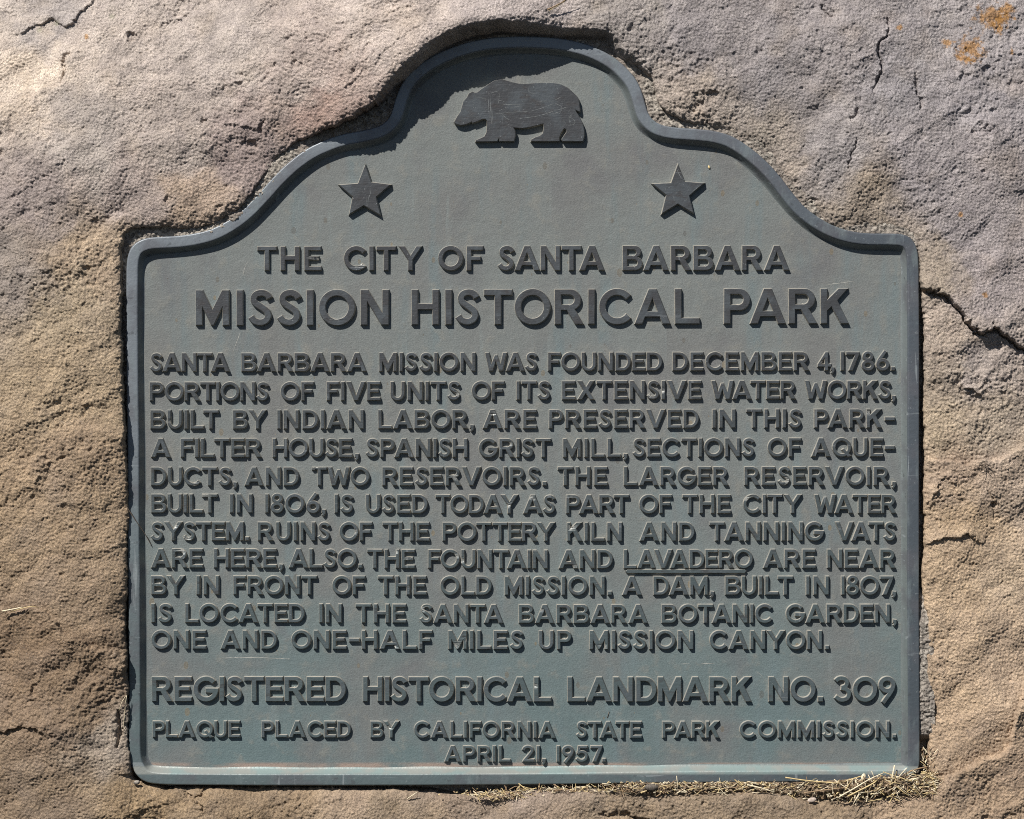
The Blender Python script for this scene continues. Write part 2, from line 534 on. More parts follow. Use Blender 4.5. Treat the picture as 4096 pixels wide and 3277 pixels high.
def glyph(c):
    t = T
    if c in 'I1':
        return t, [[[(0, 0), (t, 0), (t, 1), (0, 1)]]]
    if c == 'L':
        w = .70
        return w, [[[(0, 0), (w, 0), (w, TH), (t, TH), (t, 1), (0, 1)]]]
    if c == 'T':
        w = .80
        a, b = (w - t) / 2, (w + t) / 2
        return w, [[[(a, 0), (b, 0), (b, 1 - TH), (w, 1 - TH), (w, 1), (0, 1), (0, 1 - TH), (a, 1 - TH)]]]
    if c == 'E':
        w = .70
        return w, [[[(0, 0), (w, 0), (w, TH), (t, TH), (t, .44), (.60, .44), (.60, .585), (t, .585), (t, 1 - TH), (w - .01, 1 - TH), (w - .01, 1), (0, 1)]]]
    if c == 'F':
        w = .66
        return w, [[[(0, 0), (t, 0), (t, .42), (.56, .42), (.56, .57), (t, .57), (t, 1 - TH), (w, 1 - TH), (w, 1), (0, 1)]]]
    if c == 'H':
        w = .78
        return w, [[[(0, 0), (t, 0), (t, .435), (w - t, .435), (w - t, 0), (w, 0), (w, 1), (w - t, 1), (w - t, .60), (t, .60), (t, 1), (0, 1)]]]
    if c == 'A':
        w, ap, f = 1.02, .22, .215
        h = w / 2
        o0, o1 = (0, 0), (h - ap / 2, 1)
        dx = h - ap / 2

        def inn(y):
            return f + dx * y * 0.985
        yb, yt = .205, .355
        ya = (h - f) / (dx * .985)
        return w, [[[(0, 0), (f, 0), (inn(yb), yb), (w - inn(yb), yb), (w - f, 0), (w, 0), (h + ap / 2, 1), (h - ap / 2, 1)],
                    [(inn(yt), yt), (w - inn(yt), yt), (h, min(ya, .80))]]]
    if c == 'V':
        w, ap, f = 1.0, .2, .21
        h = w / 2
        return w, [[[(0, 1), (h - ap / 2, 0), (h + ap / 2, 0), (w, 1), (w - f, 1), (h, .23), (f, 1)]]]
    if c == 'W':
        w, f = 1.20, .20
        b1, m, my = .25 * w - f / 2 + .02, w / 2, .86
        l1 = ((f, 1), (b1 + f * .98, 0))
        l2 = ((b1, 0), (m - f / 2, my))
        i1 = isect(*l1, *l2)
        i3 = isect((b1 + f, 0), (m + f / 2, my), (w - b1 - f, 0), (m - f / 2, my))
        return w, [[[(0, 1), (b1, 0), (b1 + f, 0), i3, (w - b1 - f, 0), (w - b1, 0), (w, 1), (w - f, 1), (w - i1[0], i1[1]),
                     (m + f * .3, my), (m - f * .3, my), i1, (f, 1)]]]
    if c == 'M':
        w = .94
        m = w / 2
        return w, [[[(0, 0), (t, 0), (t, .54), (m - .035, 0), (m + .035, 0), (w - t, .54), (w - t, 0), (w, 0), (w, 1), (w - t * 1.08, 1), (m, .44), (t * 1.08, 1), (0, 1)]]]
    if c == 'N':
        w = .79
        return w, [[[(0, 0), (t, 0), (t, .68), (w - t * 1.15, 0), (w, 0), (w, 1), (w - t, 1), (w - t, .33), (t * 1.15, 1), (0, 1)]]]
    if c == 'K':
        w = .80
        return w, [[[(0, 0), (t, 0), (t, .37), (.31, .49), (.575, 0), (w, 0), (.475, .665), (.77, 1), (.515, 1), (t, .67), (t, 1), (0, 1)]]]
    if c == 'X':
        w, f = .90, .225
        h = w / 2
        return w, [[[(0, 0), (f, 0), (h, .345), (w - f, 0), (w, 0), (h + .135, .5), (w - .02, 1), (w - f - .01, 1), (h, .66), (f + .01, 1), (.02, 1), (h - .135, .5)]]]
    if c == 'Y':
        w, f = .94, .215
        h = w / 2
        return w, [[[(h - t / 2, 0), (h + t / 2, 0), (h + t / 2, .43), (w, 1), (w - f, 1), (h, .60), (f, 1), (0, 1), (h - t / 2, .43)]]]
    if c in 'O0Q':
        w = 1.02
        o = [ell(w / 2, .5, w / 2, .515, 0, 360, 44)[:-1], ell(w / 2, .5, w / 2 - t, .515 - t * .97, 0, 360, 36)[:-1]]
        ps = [o]
        if c == 'Q':
            ps.append([[(.50, .36), (.62, .43), (1.02, .02), (.84, -.03)]])
        return w, ps
    if c == 'C':
        w, r = .95, .51
        return w, [[ell(r, .5, r, .515, 40, 320, 34) + ell(r, .5, r - t, .515 - t, 322, 38, 28)]]
    if c == 'G':
        w, r = 1.0, .51
        yi = .335
        ai = math.degrees(math.asin((yi - .5) / (.515 - t)))
        return w, [[ell(r, .5, r, .515, 42, 357, 36) + [(w + .02, .525), (.50, .525), (.50, yi + .025)] + ell(r, .5, r - t, .515 - t, 360 + ai, 40, 28)]]
    if c == 'S':
        w = .66
        sp = [(.585, .775), (.525, .865), (.425, .918), (.31, .922), (.19, .875), (.135, .765), (.165, .655), (.27, .57), (.40, .485),
              (.51, .385), (.545, .26), (.49, .145), (.375, .082), (.26, .082), (.14, .135), (.06, .235)]
        return w, [[stroke(sp, t * .95)]]
    if c == 'U':
        w = .76
        ro = w / 2
        return w, [[[(0, 1), (0, ro)] + ell(ro, ro - .015, ro, ro, 180, 360, 20)[1:-1] + [(w, ro), (w, 1), (w - t, 1), (w - t, ro)] + ell(ro, ro - .015, ro - t, ro - t + .02, 360, 180, 16)[1:-1] + [(t, ro), (t, 1)]]]
    if c == 'D':
        w = .82
        rx = .46
        return w, [[[(0, 0), (w - rx, 0)] + ell(w - rx, .5, rx, .5, -90, 90, 22)[1:-1] + [(w - rx, 1), (0, 1)],
                    [(t, TH), (w - rx, TH)] + ell(w - rx, .5, rx - t, .5 - TH, -90, 90, 18)[1:-1] + [(w - rx, 1 - TH), (t, 1 - TH)]]]
    if c == 'B':
        w = .80
        wu = .745
        o = [(0, 0), (w - .28, 0)] + ell(w - .28, .275, .28, .275, -90, 72, 16)[1:] + ell(wu - .245, .765, .245, .235, -68, 90, 14) + [(0, 1)]
        return w, [[o, bowl_hole(t, .15, .435, w - t), bowl_hole(t, .585, .85, wu - t)]]
    if c == 'P':
        w = .74
        o = [(0, 0), (t, 0), (t, .38), (w - .31, .38)] + ell(w - .31, .69, .31, .31, -90, 90, 18)[1:] + [(0, 1)]
        return w, [[o, bowl_hole(t, .535, .85, w - t)]]
    if c == 'R':
        w = .82
        wb = .75
        o = [(0, 0), (t, 0), (t, .405), (.345, .405), (w - .235, 0), (w, 0), (.565, .43)] + ell(wb - .3, .70, .3, .30, -62, 90, 16) + [(0, 1)]
        return w, [[o, bowl_hole(t, .55, .85, wb - t)]]
    if c == '7':
        w = .70
        return w, [[[(.14, 0), (.345, 0), (w, .88), (w, 1), (0, 1), (0, 1 - TH), (.49, 1 - TH)]]]
    if c == '4':
        w = .76
        return w, [[[(.40, 0), (.58, 0), (.58, .20), (w, .20), (w, .345), (.58, .345), (.58, 1), (.44, 1), (0, .33), (0, .20), (.40, .20)],
                    [(.40, .345), (.40, .70), (.17, .345)]]]
    if c == '8':
        w = .68
        return w, [[ell(.34, .275, .34, .295, 0, 360, 34)[:-1], ell(.34, .275, .175, .14, 0, 360, 24)[:-1]],
                   [ell(.34, .775, .285, .27, 0, 360, 30)[:-1], ell(.34, .785, .13, .125, 0, 360, 22)[:-1]]]
    if c in '69':
        w = .71
        ring = [ell(.355, .315, .355, .335, 0, 360, 34)[:-1], ell(.355, .315, .18, .165, 0, 360, 24)[:-1]]
        tail = [stroke([(.085, .34), (.115, .46), (.205, .63), (.375, .86), (.52, 1.06)], .165)]
        ps = [ring, tail]
        if c == '9':
            ps = [[[(w - x, 1.0 - y) for x, y in k] for k in p] for p in ps]
        return w, ps
    if c == '3':
        w = .72
        return w, [[stroke([(.06, .84), (.15, .92), (.30, .95), (.46, .90), (.53, .77), (.47, .63), (.30, .56)], t * .92)],
                   [stroke([(.28, .55), (.46, .51), (.585, .42), (.61, .28), (.54, .14), (.38, .07), (.22, .08), (.04, .20)], t * .92)]]
    if c == '5':
        w = .74
        return w, [[[(.14, 1), (.70, 1), (.70, .855), (.26, .855), (.225, .60), (.07, .53)]],
                   [stroke([(.10, .52), (.22, .60), (.38, .63), (.54, .57), (.635, .42), (.62, .26), (.52, .12), (.36, .06), (.18, .09), (.04, .19)], t * .92)]]
    if c == '2':
        w = .70
        return w, [[stroke([(.07, .74), (.13, .87), (.27, .945), (.43, .93), (.555, .83), (.57, .68), (.47, .50), (.32, .30), (.15, .09)], t * .92)],
                   [[(.02, 0), (w, 0), (w, .15), (.20, .15), (.06, .09)]]]
    if c == '-':
        w = .52
        return w, [[[(0, .40), (w, .40), (w, .565), (0, .565)]]]
    if c == '.':
        return .19, [[[(0, 0), (.19, 0), (.19, .18), (0, .18)]]]
    if c == ',':
        return .20, [[[(0, 0), (.07, 0), (.02, -.13), (.09, -.19), (.19, -.05), (.20, .16), (.02, .18)]]]
    raise KeyError(c)


KERN = {('A', 'T'): -.10, ('T', 'A'): -.12, ('A', 'V'): -.14, ('V', 'A'): -.14, ('A', 'Y'): -.12, ('W', 'A'): -.10, ('F', 'O'): -.04,
        ('L', 'T'): -.10, ('P', 'A'): -.08, ('L', 'A'): .0, ('T', 'O'): -.05, ('O', 'T'): -.05, ('R', 'T'): -.05, ('C', 'T'): -.03,
        ('A', 'R'): .0, ('R', 'V'): -.06, ('V', 'O'): -.06, ('D', 'A'): -.05, ('C', 'A'): -.06, ('R', 'Y'): -.06, ('G', 'A'): -.04,
        ('B', 'A'): -.04, ('R', 'A'): -.02, ('7', ','): -.14, ('7', '.'): -.14, ('Y', 'O'): -.06, ('T', ','): -.1, ('S', 'A'): -.04,
        ('L', 'O'): -.02, ('4', ','): -.08, ('6', '.'): -.03, ('K', '-'): .05}


for _a in 'IHMNU1':
    for _b in 'IHMNUBDEFKLPR1':
        KERN[(_a, _b)] = KERN.get((_a, _b), 0) + .05
for _a in 'MNIUHE':
    for _b in '.,':
        KERN[(_a, _b)] = .045


def word_pieces(txt, x0, x1, vt, vb):
    """pieces of one word fitted between x0 and x1; vt/vb: functions giving cap top and baseline at u"""
    G = [glyph(c) for c in txt]
    capm = vb((x0 + x1) / 2) - vt((x0 + x1) / 2)
    nat = sum(g[0] for g in G) + sum(KERN.get((a, b), 0) for a, b in zip(txt, txt[1:]))
    ng = len(txt) - 1
    want = (x1 - x0) / capm
    sx = 1.0
    gap = 0.0
    if ng:
        gap = (want - nat) / ng
        g2 = min(max(gap, 0.07), 0.17)
        if abs(g2 - gap) > 1e-6:
            sx = (want - g2 * ng) / nat
            gap = g2
        sx = min(max(sx, 0.86), 1.12)
        gap = (want - nat * sx) / ng
    else:
        sx = want / nat
    out = []
    x = x0
    for i, (c, (w, ps)) in enumerate(zip(txt, G)):
        jx, jr = random.uniform(-1, 1), random.uniform(-.008, .008)
        for p in ps:
            q = []
            for cont in p:
                cc = []
                for (gx, gy) in cont:
                    uu = x + gx * sx * capm
                    a, b = vt(uu), vb(uu)
                    cc.append((uu + jx + jr * (gy - .5) * capm, b + (a - b) * gy))
                q.append(cc)
            out.append(q)
        x += w * sx * capm
        if i < ng:
            x += (gap + KERN.get((c, txt[i + 1]), 0) * sx) * capm
    return out


K = 1080 / 2156.0
OA, OB, OC = 580, 1620, 2560


def A(z): return OA + z * K
def B(z): return OB + z * K
def C(z): return OC + z * K


def H1(z): return 760 + z * K
def H2(z): return 1600 + z * K
def H3(z): return 2400 + z * K


LINES = [  # (label, window top, ((cap top, baseline) left, middle, right), relief, words)
    ('raised letters reading THE CITY OF SANTA BARBARA, the first line', 960, ((53, 242), (49, 241), (46, 240)), 11.5,
     [('THE', H1(540), H1(1045)), ('CITY', H1(1228), H1(1848)), ('OF', H2(305), H2(662)), ('SANTA', H2(785), H2(1630)), ('BARBARA', H3(183), H3(1510))]),
    ('largest raised letters reading MISSION HISTORICAL PARK', 960, ((402, 680), (396, 672), (390, 667)), 12.5,
     [('MISSION', H1(47), H1(1585)), ('HISTORICAL', H2(93), H3(793)), ('PARK', H3(992), H3(1984))]),
    ('raised line reading SANTA BARBARA MISSION WAS FOUNDED DECEMBER 4, 1786.', 1380, ((66, 211), (61, 206), (58, 203)), 11,
     [('SANTA', A(42), A(672)), ('BARBARA', A(768), A(1767)), ('MISSION', A(1870), B(559)), ('WAS', B(642), B(1056)), ('FOUNDED', B(1143), B(2052)),
      ('DECEMBER', C(262), C(1350)), ('4,', C(1420), C(1553)), ('1786.', C(1605), C(2035))]),
    ('raised line reading PORTIONS OF FIVE UNITS OF ITS EXTENSIVE WATER WORKS,', 1380, ((298, 444), (290, 436), (285, 430)), 11,
     [('PORTIONS', A(38), A(985)), ('OF', A(1083), A(1345)), ('FIVE', A(1450), A(1878)), ('UNITS', A(1962), B(440)), ('OF', B(533), B(790)), ('ITS', B(890), B(1160)),
      ('EXTENSIVE', B(1257), C(490)), ('WATER', C(572), C(1242)), ('WORKS,', C(1318), C(2042))]),
    ('raised line reading BUILT BY INDIAN LABOR, ARE PRESERVED IN THIS PARK-', 1380, ((522, 669), (519, 664), (514, 660)), 11,
     [('BUILT', A(45), A(585)), ('BY', A(705), A(963)), ('INDIAN', A(1055), A(1743)), ('LABOR,', A(1865), B(548)), ('ARE', B(622), B(1048)), ('PRESERVED', B(1152), C(468)),
      ('IN', C(580), C(762)), ('THIS', C(852), C(1288)), ('PARK-', C(1393), C(2032))]),
    ('raised line reading A FILTER HOUSE, SPANISH GRIST MILL, SECTIONS OF AQUE-', 1380, ((748, 895), (750, 896), (745, 890)), 11,
     [('A', A(48), A(198)), ('FILTER', A(285), A(928)), ('HOUSE,', A(1018), A(1705)), ('SPANISH', A(1765), B(497)), ('GRIST', B(590), B(1163)), ('MILL,', B(1265), B(1775)),
      ('SECTIONS', B(1820), C(912)), ('OF', C(1023), C(1288)), ('AQUE-', C(1370), C(2035))]),
    ('raised line reading DUCTS, AND TWO RESERVOIRS. THE LARGER RESERVOIR,', 1860, ((20, 164), (18, 162), (16, 160)), 11,
     [('DUCTS,', A(48), A(732)), ('AND', A(798), A(1225)), ('TWO', A(1335), A(1790)), ('RESERVOIRS.', A(1897), B(1127)), ('THE', B(1222), B(1613)), ('LARGER', B(1750), C(706)),
      ('RESERVOIR,', C(835), C(2042))]),
    ('raised line reading BUILT IN 1806, IS USED TODAY AS PART OF THE CITY WATER', 1860, ((235, 381), (242, 387), (238, 384)), 11,
     [('BUILT', A(48), A(575)), ('IN', A(680), A(855)), ('1806,', A(960), A(1440)), ('IS', A(1515), A(1662)), ('USED', A(1765), B(178)), ('TODAY', B(247), B(897)), ('AS', B(945), B(1200)),
      ('PART', B(1287), B(1788)), ('OF', B(1870), B(2130)), ('THE', C(342), C(725)), ('CITY', C(825), C(1290)), ('WATER', C(1393), C(2045))]),
    ('raised line reading SYSTEM. RUINS OF THE POTTERY KILN AND TANNING VATS', 1860, ((458, 603), (462, 607), (458, 604)), 11,
     [('SYSTEM.', A(48), A(830)), ('RUINS', A(903), A(1476)), ('OF', A(1555), A(1813)), ('THE', A(1897), B(192)), ('POTTERY', B(302), B(1195)), ('KILN', B(1297), B(1730)),
      ('AND', B(1875), C(435)), ('TANNING', C(557), C(1465)), ('VATS', C(1562), C(2045))]),
    ('raised line reading ARE HERE, ALSO. THE FOUNTAIN AND LAVADERO ARE NEAR', 1860, ((672, 820), (682, 826), (675, 822)), 11,
     [('ARE', A(48), A(458)), ('HERE,', A(550), A(1102)), ('ALSO.', A(1150), A(1730)), ('THE', A(1777), B(78)), ('FOUNTAIN', B(185), B(1138)), ('AND', B(1232), B(1655)),
      ('LAVADERO', B(1750), C(900)), ('ARE', C(985), C(1403)), ('NEAR', C(1497), C(2042))]),
    ('raised line reading BY IN FRONT OF THE OLD MISSION. A DAM, BUILT IN 1807,', 1860, ((888, 1034), (892, 1038), (890, 1036)), 11,
     [('BY', A(50), A(312)), ('IN', A(412), A(588)), ('FRONT', A(705), A(1368)), ('OF', A(1495), A(1755)), ('THE', A(1863), B(170)), ('OLD', B(282), B(688)), ('MISSION.', B(798), B(1650)),
      ('A', B(1738), B(1888)), ('DAM,', B(1985), C(590)), ('BUILT', C(682), C(1222)), ('IN', C(1330), C(1505)), ('1807,', C(1612), C(2045))]),
    ('raised line reading IS LOCATED IN THE SANTA BARBARA BOTANIC GARDEN,', 2340, ((152, 299), (160, 304), (156, 302)), 11,
     [('IS', A(50), A(215)), ('LOCATED', A(320), A(1273)), ('IN', A(1390), A(1570)), ('THE', A(1685), A(2083)), ('SANTA', B(122), B(783)), ('BARBARA', B(912), B(1935)),
      ('BOTANIC', C(175), C(1060)), ('GARDEN,', C(1168), C(2048))]),
    ('raised line reading ONE AND ONE-HALF MILES UP MISSION CANYON.', 2340, ((365, 510), (367, 513), (367, 513)), 11,
     [('ONE', A(50), A(485)), ('AND', A(605), A(1050)), ('ONE-HALF', A(1168), B(213)), ('MILES', B(345), B(943)), ('UP', B(1072), B(1325)), ('MISSION', B(1478), C(423)), ('CANYON.', C(560), C(1510))]),
    ('large raised letters reading REGISTERED HISTORICAL LANDMARK NO. 309', 2340, ((735, 929), (738, 931), (736, 931)), 12,
     [('REGISTERED', A(58), A(1603)), ('HISTORICAL', A(1740), B(1165)), ('LANDMARK', B(1300), C(888)), ('NO.', C(1030), C(1460)), ('309', C(1553), C(2040))]),
    ('small raised line reading PLAQUE PLACED BY CALIFORNIA STATE PARK COMMISSION.', 2580, ((610, 738), (615, 743), (611, 740)), 10.5,
     [('PLAQUE', A(60), A(757)), ('PLACED', A(932), A(1643)), ('BY', A(1800), A(2025)), ('CALIFORNIA', B(75), B(1200)), ('STATE', B(1370), B(1888)), ('PARK', B(2058), C(633)), ('COMMISSION.', C(797), C(2046))]),
    ('small raised letters reading APRIL 21, 1957., the last line', 2580, ((808, 932), (808, 932), (808, 932)), 10.5,
     [('APRIL', B(315), B(840)), ('21,', B(935), B(1122)), ('1957.', B(1213), B(1600))]),
]

# ------------------------------------------------------------------ outlines
PLAQUE = [(507, 1120), (507, 1444), (511, 1794), (512, 2184), (514, 2352), (517, 2800), (518, 3001), (522, 3040), (536, 3080), (560, 3112), (592, 3129), (640, 3136),
          (909, 3140), (1300, 3141), (2079, 3138), (2700, 3130), (3300, 3126), (3590, 3123), (3636, 3116), (3664, 3092), (3676, 3050),
          (3677, 3001), (3675, 2417), (3675, 1729), (3675, 1275), (3672, 1040), (3668, 1005), (3657, 974), (3636, 950), (3605, 938),
          (3566, 935), (3475, 934), (3410, 927), (3345, 908), (3280, 875), (3215, 825), (3164, 766), (3118, 706), (3060, 643), (2988, 584), (2923, 545), (2858, 526),
          (2793, 518), (2700, 511), (2651, 502), (2618, 486), (2595, 459), (2581, 418), (2568, 372), (2545, 322), (2508, 277), (2456, 232), (2371, 188),
          (2274, 161), (2144, 148), (2047, 148), (1949, 155), (1852, 176), (1754, 214), (1690, 251), (1638, 296), (1605, 342), (1584, 390), (1570, 440),
          (1555, 475), (1526, 501), (1462, 521), (1365, 540), (1299, 563), (1234, 594), (1169, 640), (1104, 700), (1039, 772), (974, 838), (909, 886), (844, 918), (779, 935),
          (714, 944), (649, 948), (592, 953), (556, 966), (528, 990), (513, 1026), (508, 1065)]

OPENING = [(477, 1145), (484, 1470), (490, 1664), (503, 1924), (503, 2157), (500, 2352), (500, 2612), (507, 2806), (510, 3066), (520, 3112), (571, 3142),
           (649, 3164), (812, 3162), (1104, 3160), (1300, 3162), (1430, 3168), (1690, 3172), (1884, 3186), (2100, 3172), (2339, 3167), (2696, 3166), (2891, 3166), (3086, 3172), (3215, 3200), (3410, 3202), (3560, 3188), (3670, 3164),
           (3735, 3118), (3728, 3066), (3728, 2936), (3722, 2741), (3719, 2482), (3700, 2352), (3706, 2184), (3709, 1729), (3709, 1470), (3703, 1210), (3690, 1104), (3686, 1013),
           (3665, 955), (3605, 922), (3475, 900), (3410, 915), (3345, 899), (3285, 860), (3222, 785), (3160, 715), (3124, 680), (3068, 610), (3000, 552), (2891, 512), (2793, 488),
           (2696, 452), (2640, 400), (2622, 344), (2612, 305), (2566, 247), (2501, 188), (2449, 123), (2371, 101), (2235, 97), (2079, 78), (1949, 78), (1820, 110), (1716, 162),
           (1651, 214), (1586, 273), (1547, 325), (1500, 410), (1430, 458), (1300, 518), (1266, 532), (1169, 571), (1117, 612), (1065, 682), (1013, 747), (974, 805),
           (909, 857), (831, 897), (747, 906), (649, 905), (552, 903), (498, 917), (480, 974)]

PL = catmull(PLAQUE, 9.0)
OP = catmull(OPENING, 11.0)


def poly_dist(px, py, poly, chunk=60000):
    """signed distance, positive outside"""
    A_ = poly
    B_ = np.roll(poly, -1, 0)
    d = B_ - A_
    L2 = np.maximum((d * d).sum(1), 1e-9)
    out = np.empty(px.shape, np.float32)
    for s in range(0, px.size, chunk):
        x = px[s:s + chunk, None]
        y = py[s:s + chunk, None]
        wx = x - A_[None, :, 0]
        wy = y - A_[None, :, 1]
        k = np.clip((wx * d[None, :, 0] + wy * d[None, :, 1]) / L2[None], 0, 1)
        ex = wx - k * d[None, :, 0]
        ey = wy - k * d[None, :, 1]
        dist = np.sqrt((ex * ex + ey * ey).min(1))
        c = (A_[None, :, 1] > y) != (B_[None, :, 1] > y)
        xx = d[None, :, 0] * (y - A_[None, :, 1]) / np.where(np.abs(d[None, :, 1]) < 1e-9, 1e-9, d[None, :, 1]) + A_[None, :, 0]
        ins = (np.count_nonzero(c & (x < xx), axis=1) % 2) == 1
        out[s:s + chunk] = np.where(ins, -dist, dist)
    return out


# ------------------------------------------------------------------ the boulder
rng = np.random.default_rng(11)
PERM = np.concatenate([rng.permutation(512)] * 3)
GR = rng.normal(size=(512, 2))
GR /= np.linalg.norm(GR, axis=1, keepdims=True)
GR = GR.astype(np.float32)


def perlin(x, y, seed=0):
    xi = np.floor(x).astype(np.int64)
    yi = np.floor(y).astype(np.int64)
    fx = (x - xi).astype(np.float32)
    fy = (y - yi).astype(np.float32)
    xi = (xi + seed * 37) & 511
    yi = (yi + seed * 91) & 511
    sx = fx * fx * fx * (fx * (fx * 6 - 15) + 10)
    sy = fy * fy * fy * (fy * (fy * 6 - 15) + 10)

    def g(ix, iy, dx, dy):
        h = PERM[PERM[ix & 511] + (iy & 511)]
        q = GR[h]
        return q[..., 0] * dx + q[..., 1] * dy
    a = g(xi, yi, fx, fy)
    b = g(xi + 1, yi, fx - 1, fy)
    c = g(xi, yi + 1, fx, fy - 1)
    d = g(xi + 1, yi + 1, fx - 1, fy - 1)
    return (a + (b - a) * sx) * (1 - sy) + (c + (d - c) * sx) * sy


def fbm(x, y, sc, oct_=4, gain=.55, seed=0):
    o = 0
    a = 1.0
    for i in range(oct_):
        o = o + a * perlin(x / sc, y / sc, seed + i * 5)
        sc *= .5
        a *= gain
    return o


EDGE = [(480, 1000, 70), (478, 1300, 76), (485, 1600, 92), (490, 1800, 92), (500, 2100, 78), (500, 2500, 70), (505, 2900, 66),
        (520, 905, 62), (700, 905, 50), (900, 860, 44), (1050, 700, 56), (1170, 570, 62), (1280, 525, 88), (1430, 455, 132), (1550, 325, 147), (1650, 214, 160),
        (1820, 110, 178), (1950, 78, 178), (2080, 78, 152), (2235, 97, 115), (2370, 101, 100), (2450, 123, 92), (2566, 247, 74), (2618, 344, 60), (2696, 448, 50),
        (2891, 520, 44), (3060, 617, 42), (3215, 792, 40), (3410, 922, 40), (3605, 929, 38), (3690, 1104, 38), (3706, 1500, 36), (3706, 1900, 34), (3706, 2300, 32),
        (3720, 2700, 32), (3730, 3000, 36), (3600, 3170, 52), (3300, 3200, 58), (2900, 3168, 46), (2400, 3170, 44), (1900, 3190, 44), (1400, 3165, 40), (900, 3160, 40), (570, 3140, 52)]
FIELD = [(300, 900, 78), (300, 600, 48), (300, 300, -30), (300, 0, -150), (0, 900, 62), (0, 600, 20), (0, 300, -70), (0, 0, -200), (800, 600, 66), (800, 300, 8), (800, 0, -110),
         (1300, 250, 98), (1250, 0, -10), (1600, 0, 75), (1900, 0, 128), (2200, 0, 112), (2450, 0, 60), (2800, 0, 5), (2800, 300, 48), (3200, 0, -40), (3200, 400, 35), (3600, 0, -90), (3600, 500, 28),
         (4096, 0, -180), (4096, 500, -70), (3900, 900, 15), (4096, 1000, -20), (3800, 1150, 42), (4096, 1350, 0),
         (3900, 1500, 26), (4096, 1600, -4), (3900, 2000, 24), (4096, 2000, -4), (4096, 2500, -4), (3900, 2600, 30), (4096, 3000, 6), (3900, 3200, 46), (4096, 3277, 20),
         (3600, 3277, 62), (2900, 3277, 58), (2200, 3277, 58), (1500, 3277, 54), (800, 3277, 60), (300, 3277, 66), (0, 3277, 25),
         (300, 1300, 100), (0, 1300, 80), (300, 1800, 116), (0, 1800, 90), (300, 2400, 104), (0, 2400, 74), (300, 3000, 88), (0, 3000, 54)]
# a neutral floor for the interpolation under the plaque
MID = [(1200, 1400, 55), (2000, 900, 75), (2900, 1400, 45), (2000, 2000, 50), (1200, 2500, 55), (2900, 2500, 42)]
CP = np.array(EDGE + FIELD + MID, float)


def tps_fit(P, z, lam=6.0):
    n = len(P)
    d = np.linalg.norm(P[:, None] - P[None], axis=2) / 1000
    Kk = np.where(d > 0, d * d * np.log(np.maximum(d, 1e-9)), 0) + np.eye(n) * lam * 1e-4
    Pm = np.c_[np.ones(n), P / 1000]
    Am = np.block([[Kk, Pm], [Pm.T, np.zeros((3, 3))]])
    return np.linalg.solve(Am, np.r_[z, 0, 0, 0])


TW = tps_fit(CP[:, :2], CP[:, 2])


def tps(u, v):
    o = TW[-3] + TW[-2] * u / 1000 + TW[-1] * v / 1000
    for i, (a, b, _) in enumerate(CP):
        d2 = ((u - a) ** 2 + (v - b) ** 2) / 1e6
        o = o + TW[i] * 0.5 * d2 * np.log(np.maximum(d2, 1e-12))
    return o


def axis_coords(lo, hi, step, out):
    core = np.arange(lo, hi + step, step)
    ext = step * (1.16 ** np.arange(1, 100))
    ext = np.cumsum(ext)
    ext = ext[ext < out]
    return np.concatenate([lo - ext[::-1], core, core[-1] + ext])


STEP = 3.0
gu = axis_coords(-40, 4136, STEP, 1700)
gv = axis_coords(-40, 3317, STEP, 1700)
NU, NV = len(gu), len(gv)
UU, VV = np.meshgrid(gu, gv)
U = UU.ravel().astype(np.float32)
V_ = VV.ravel().astype(np.float32)


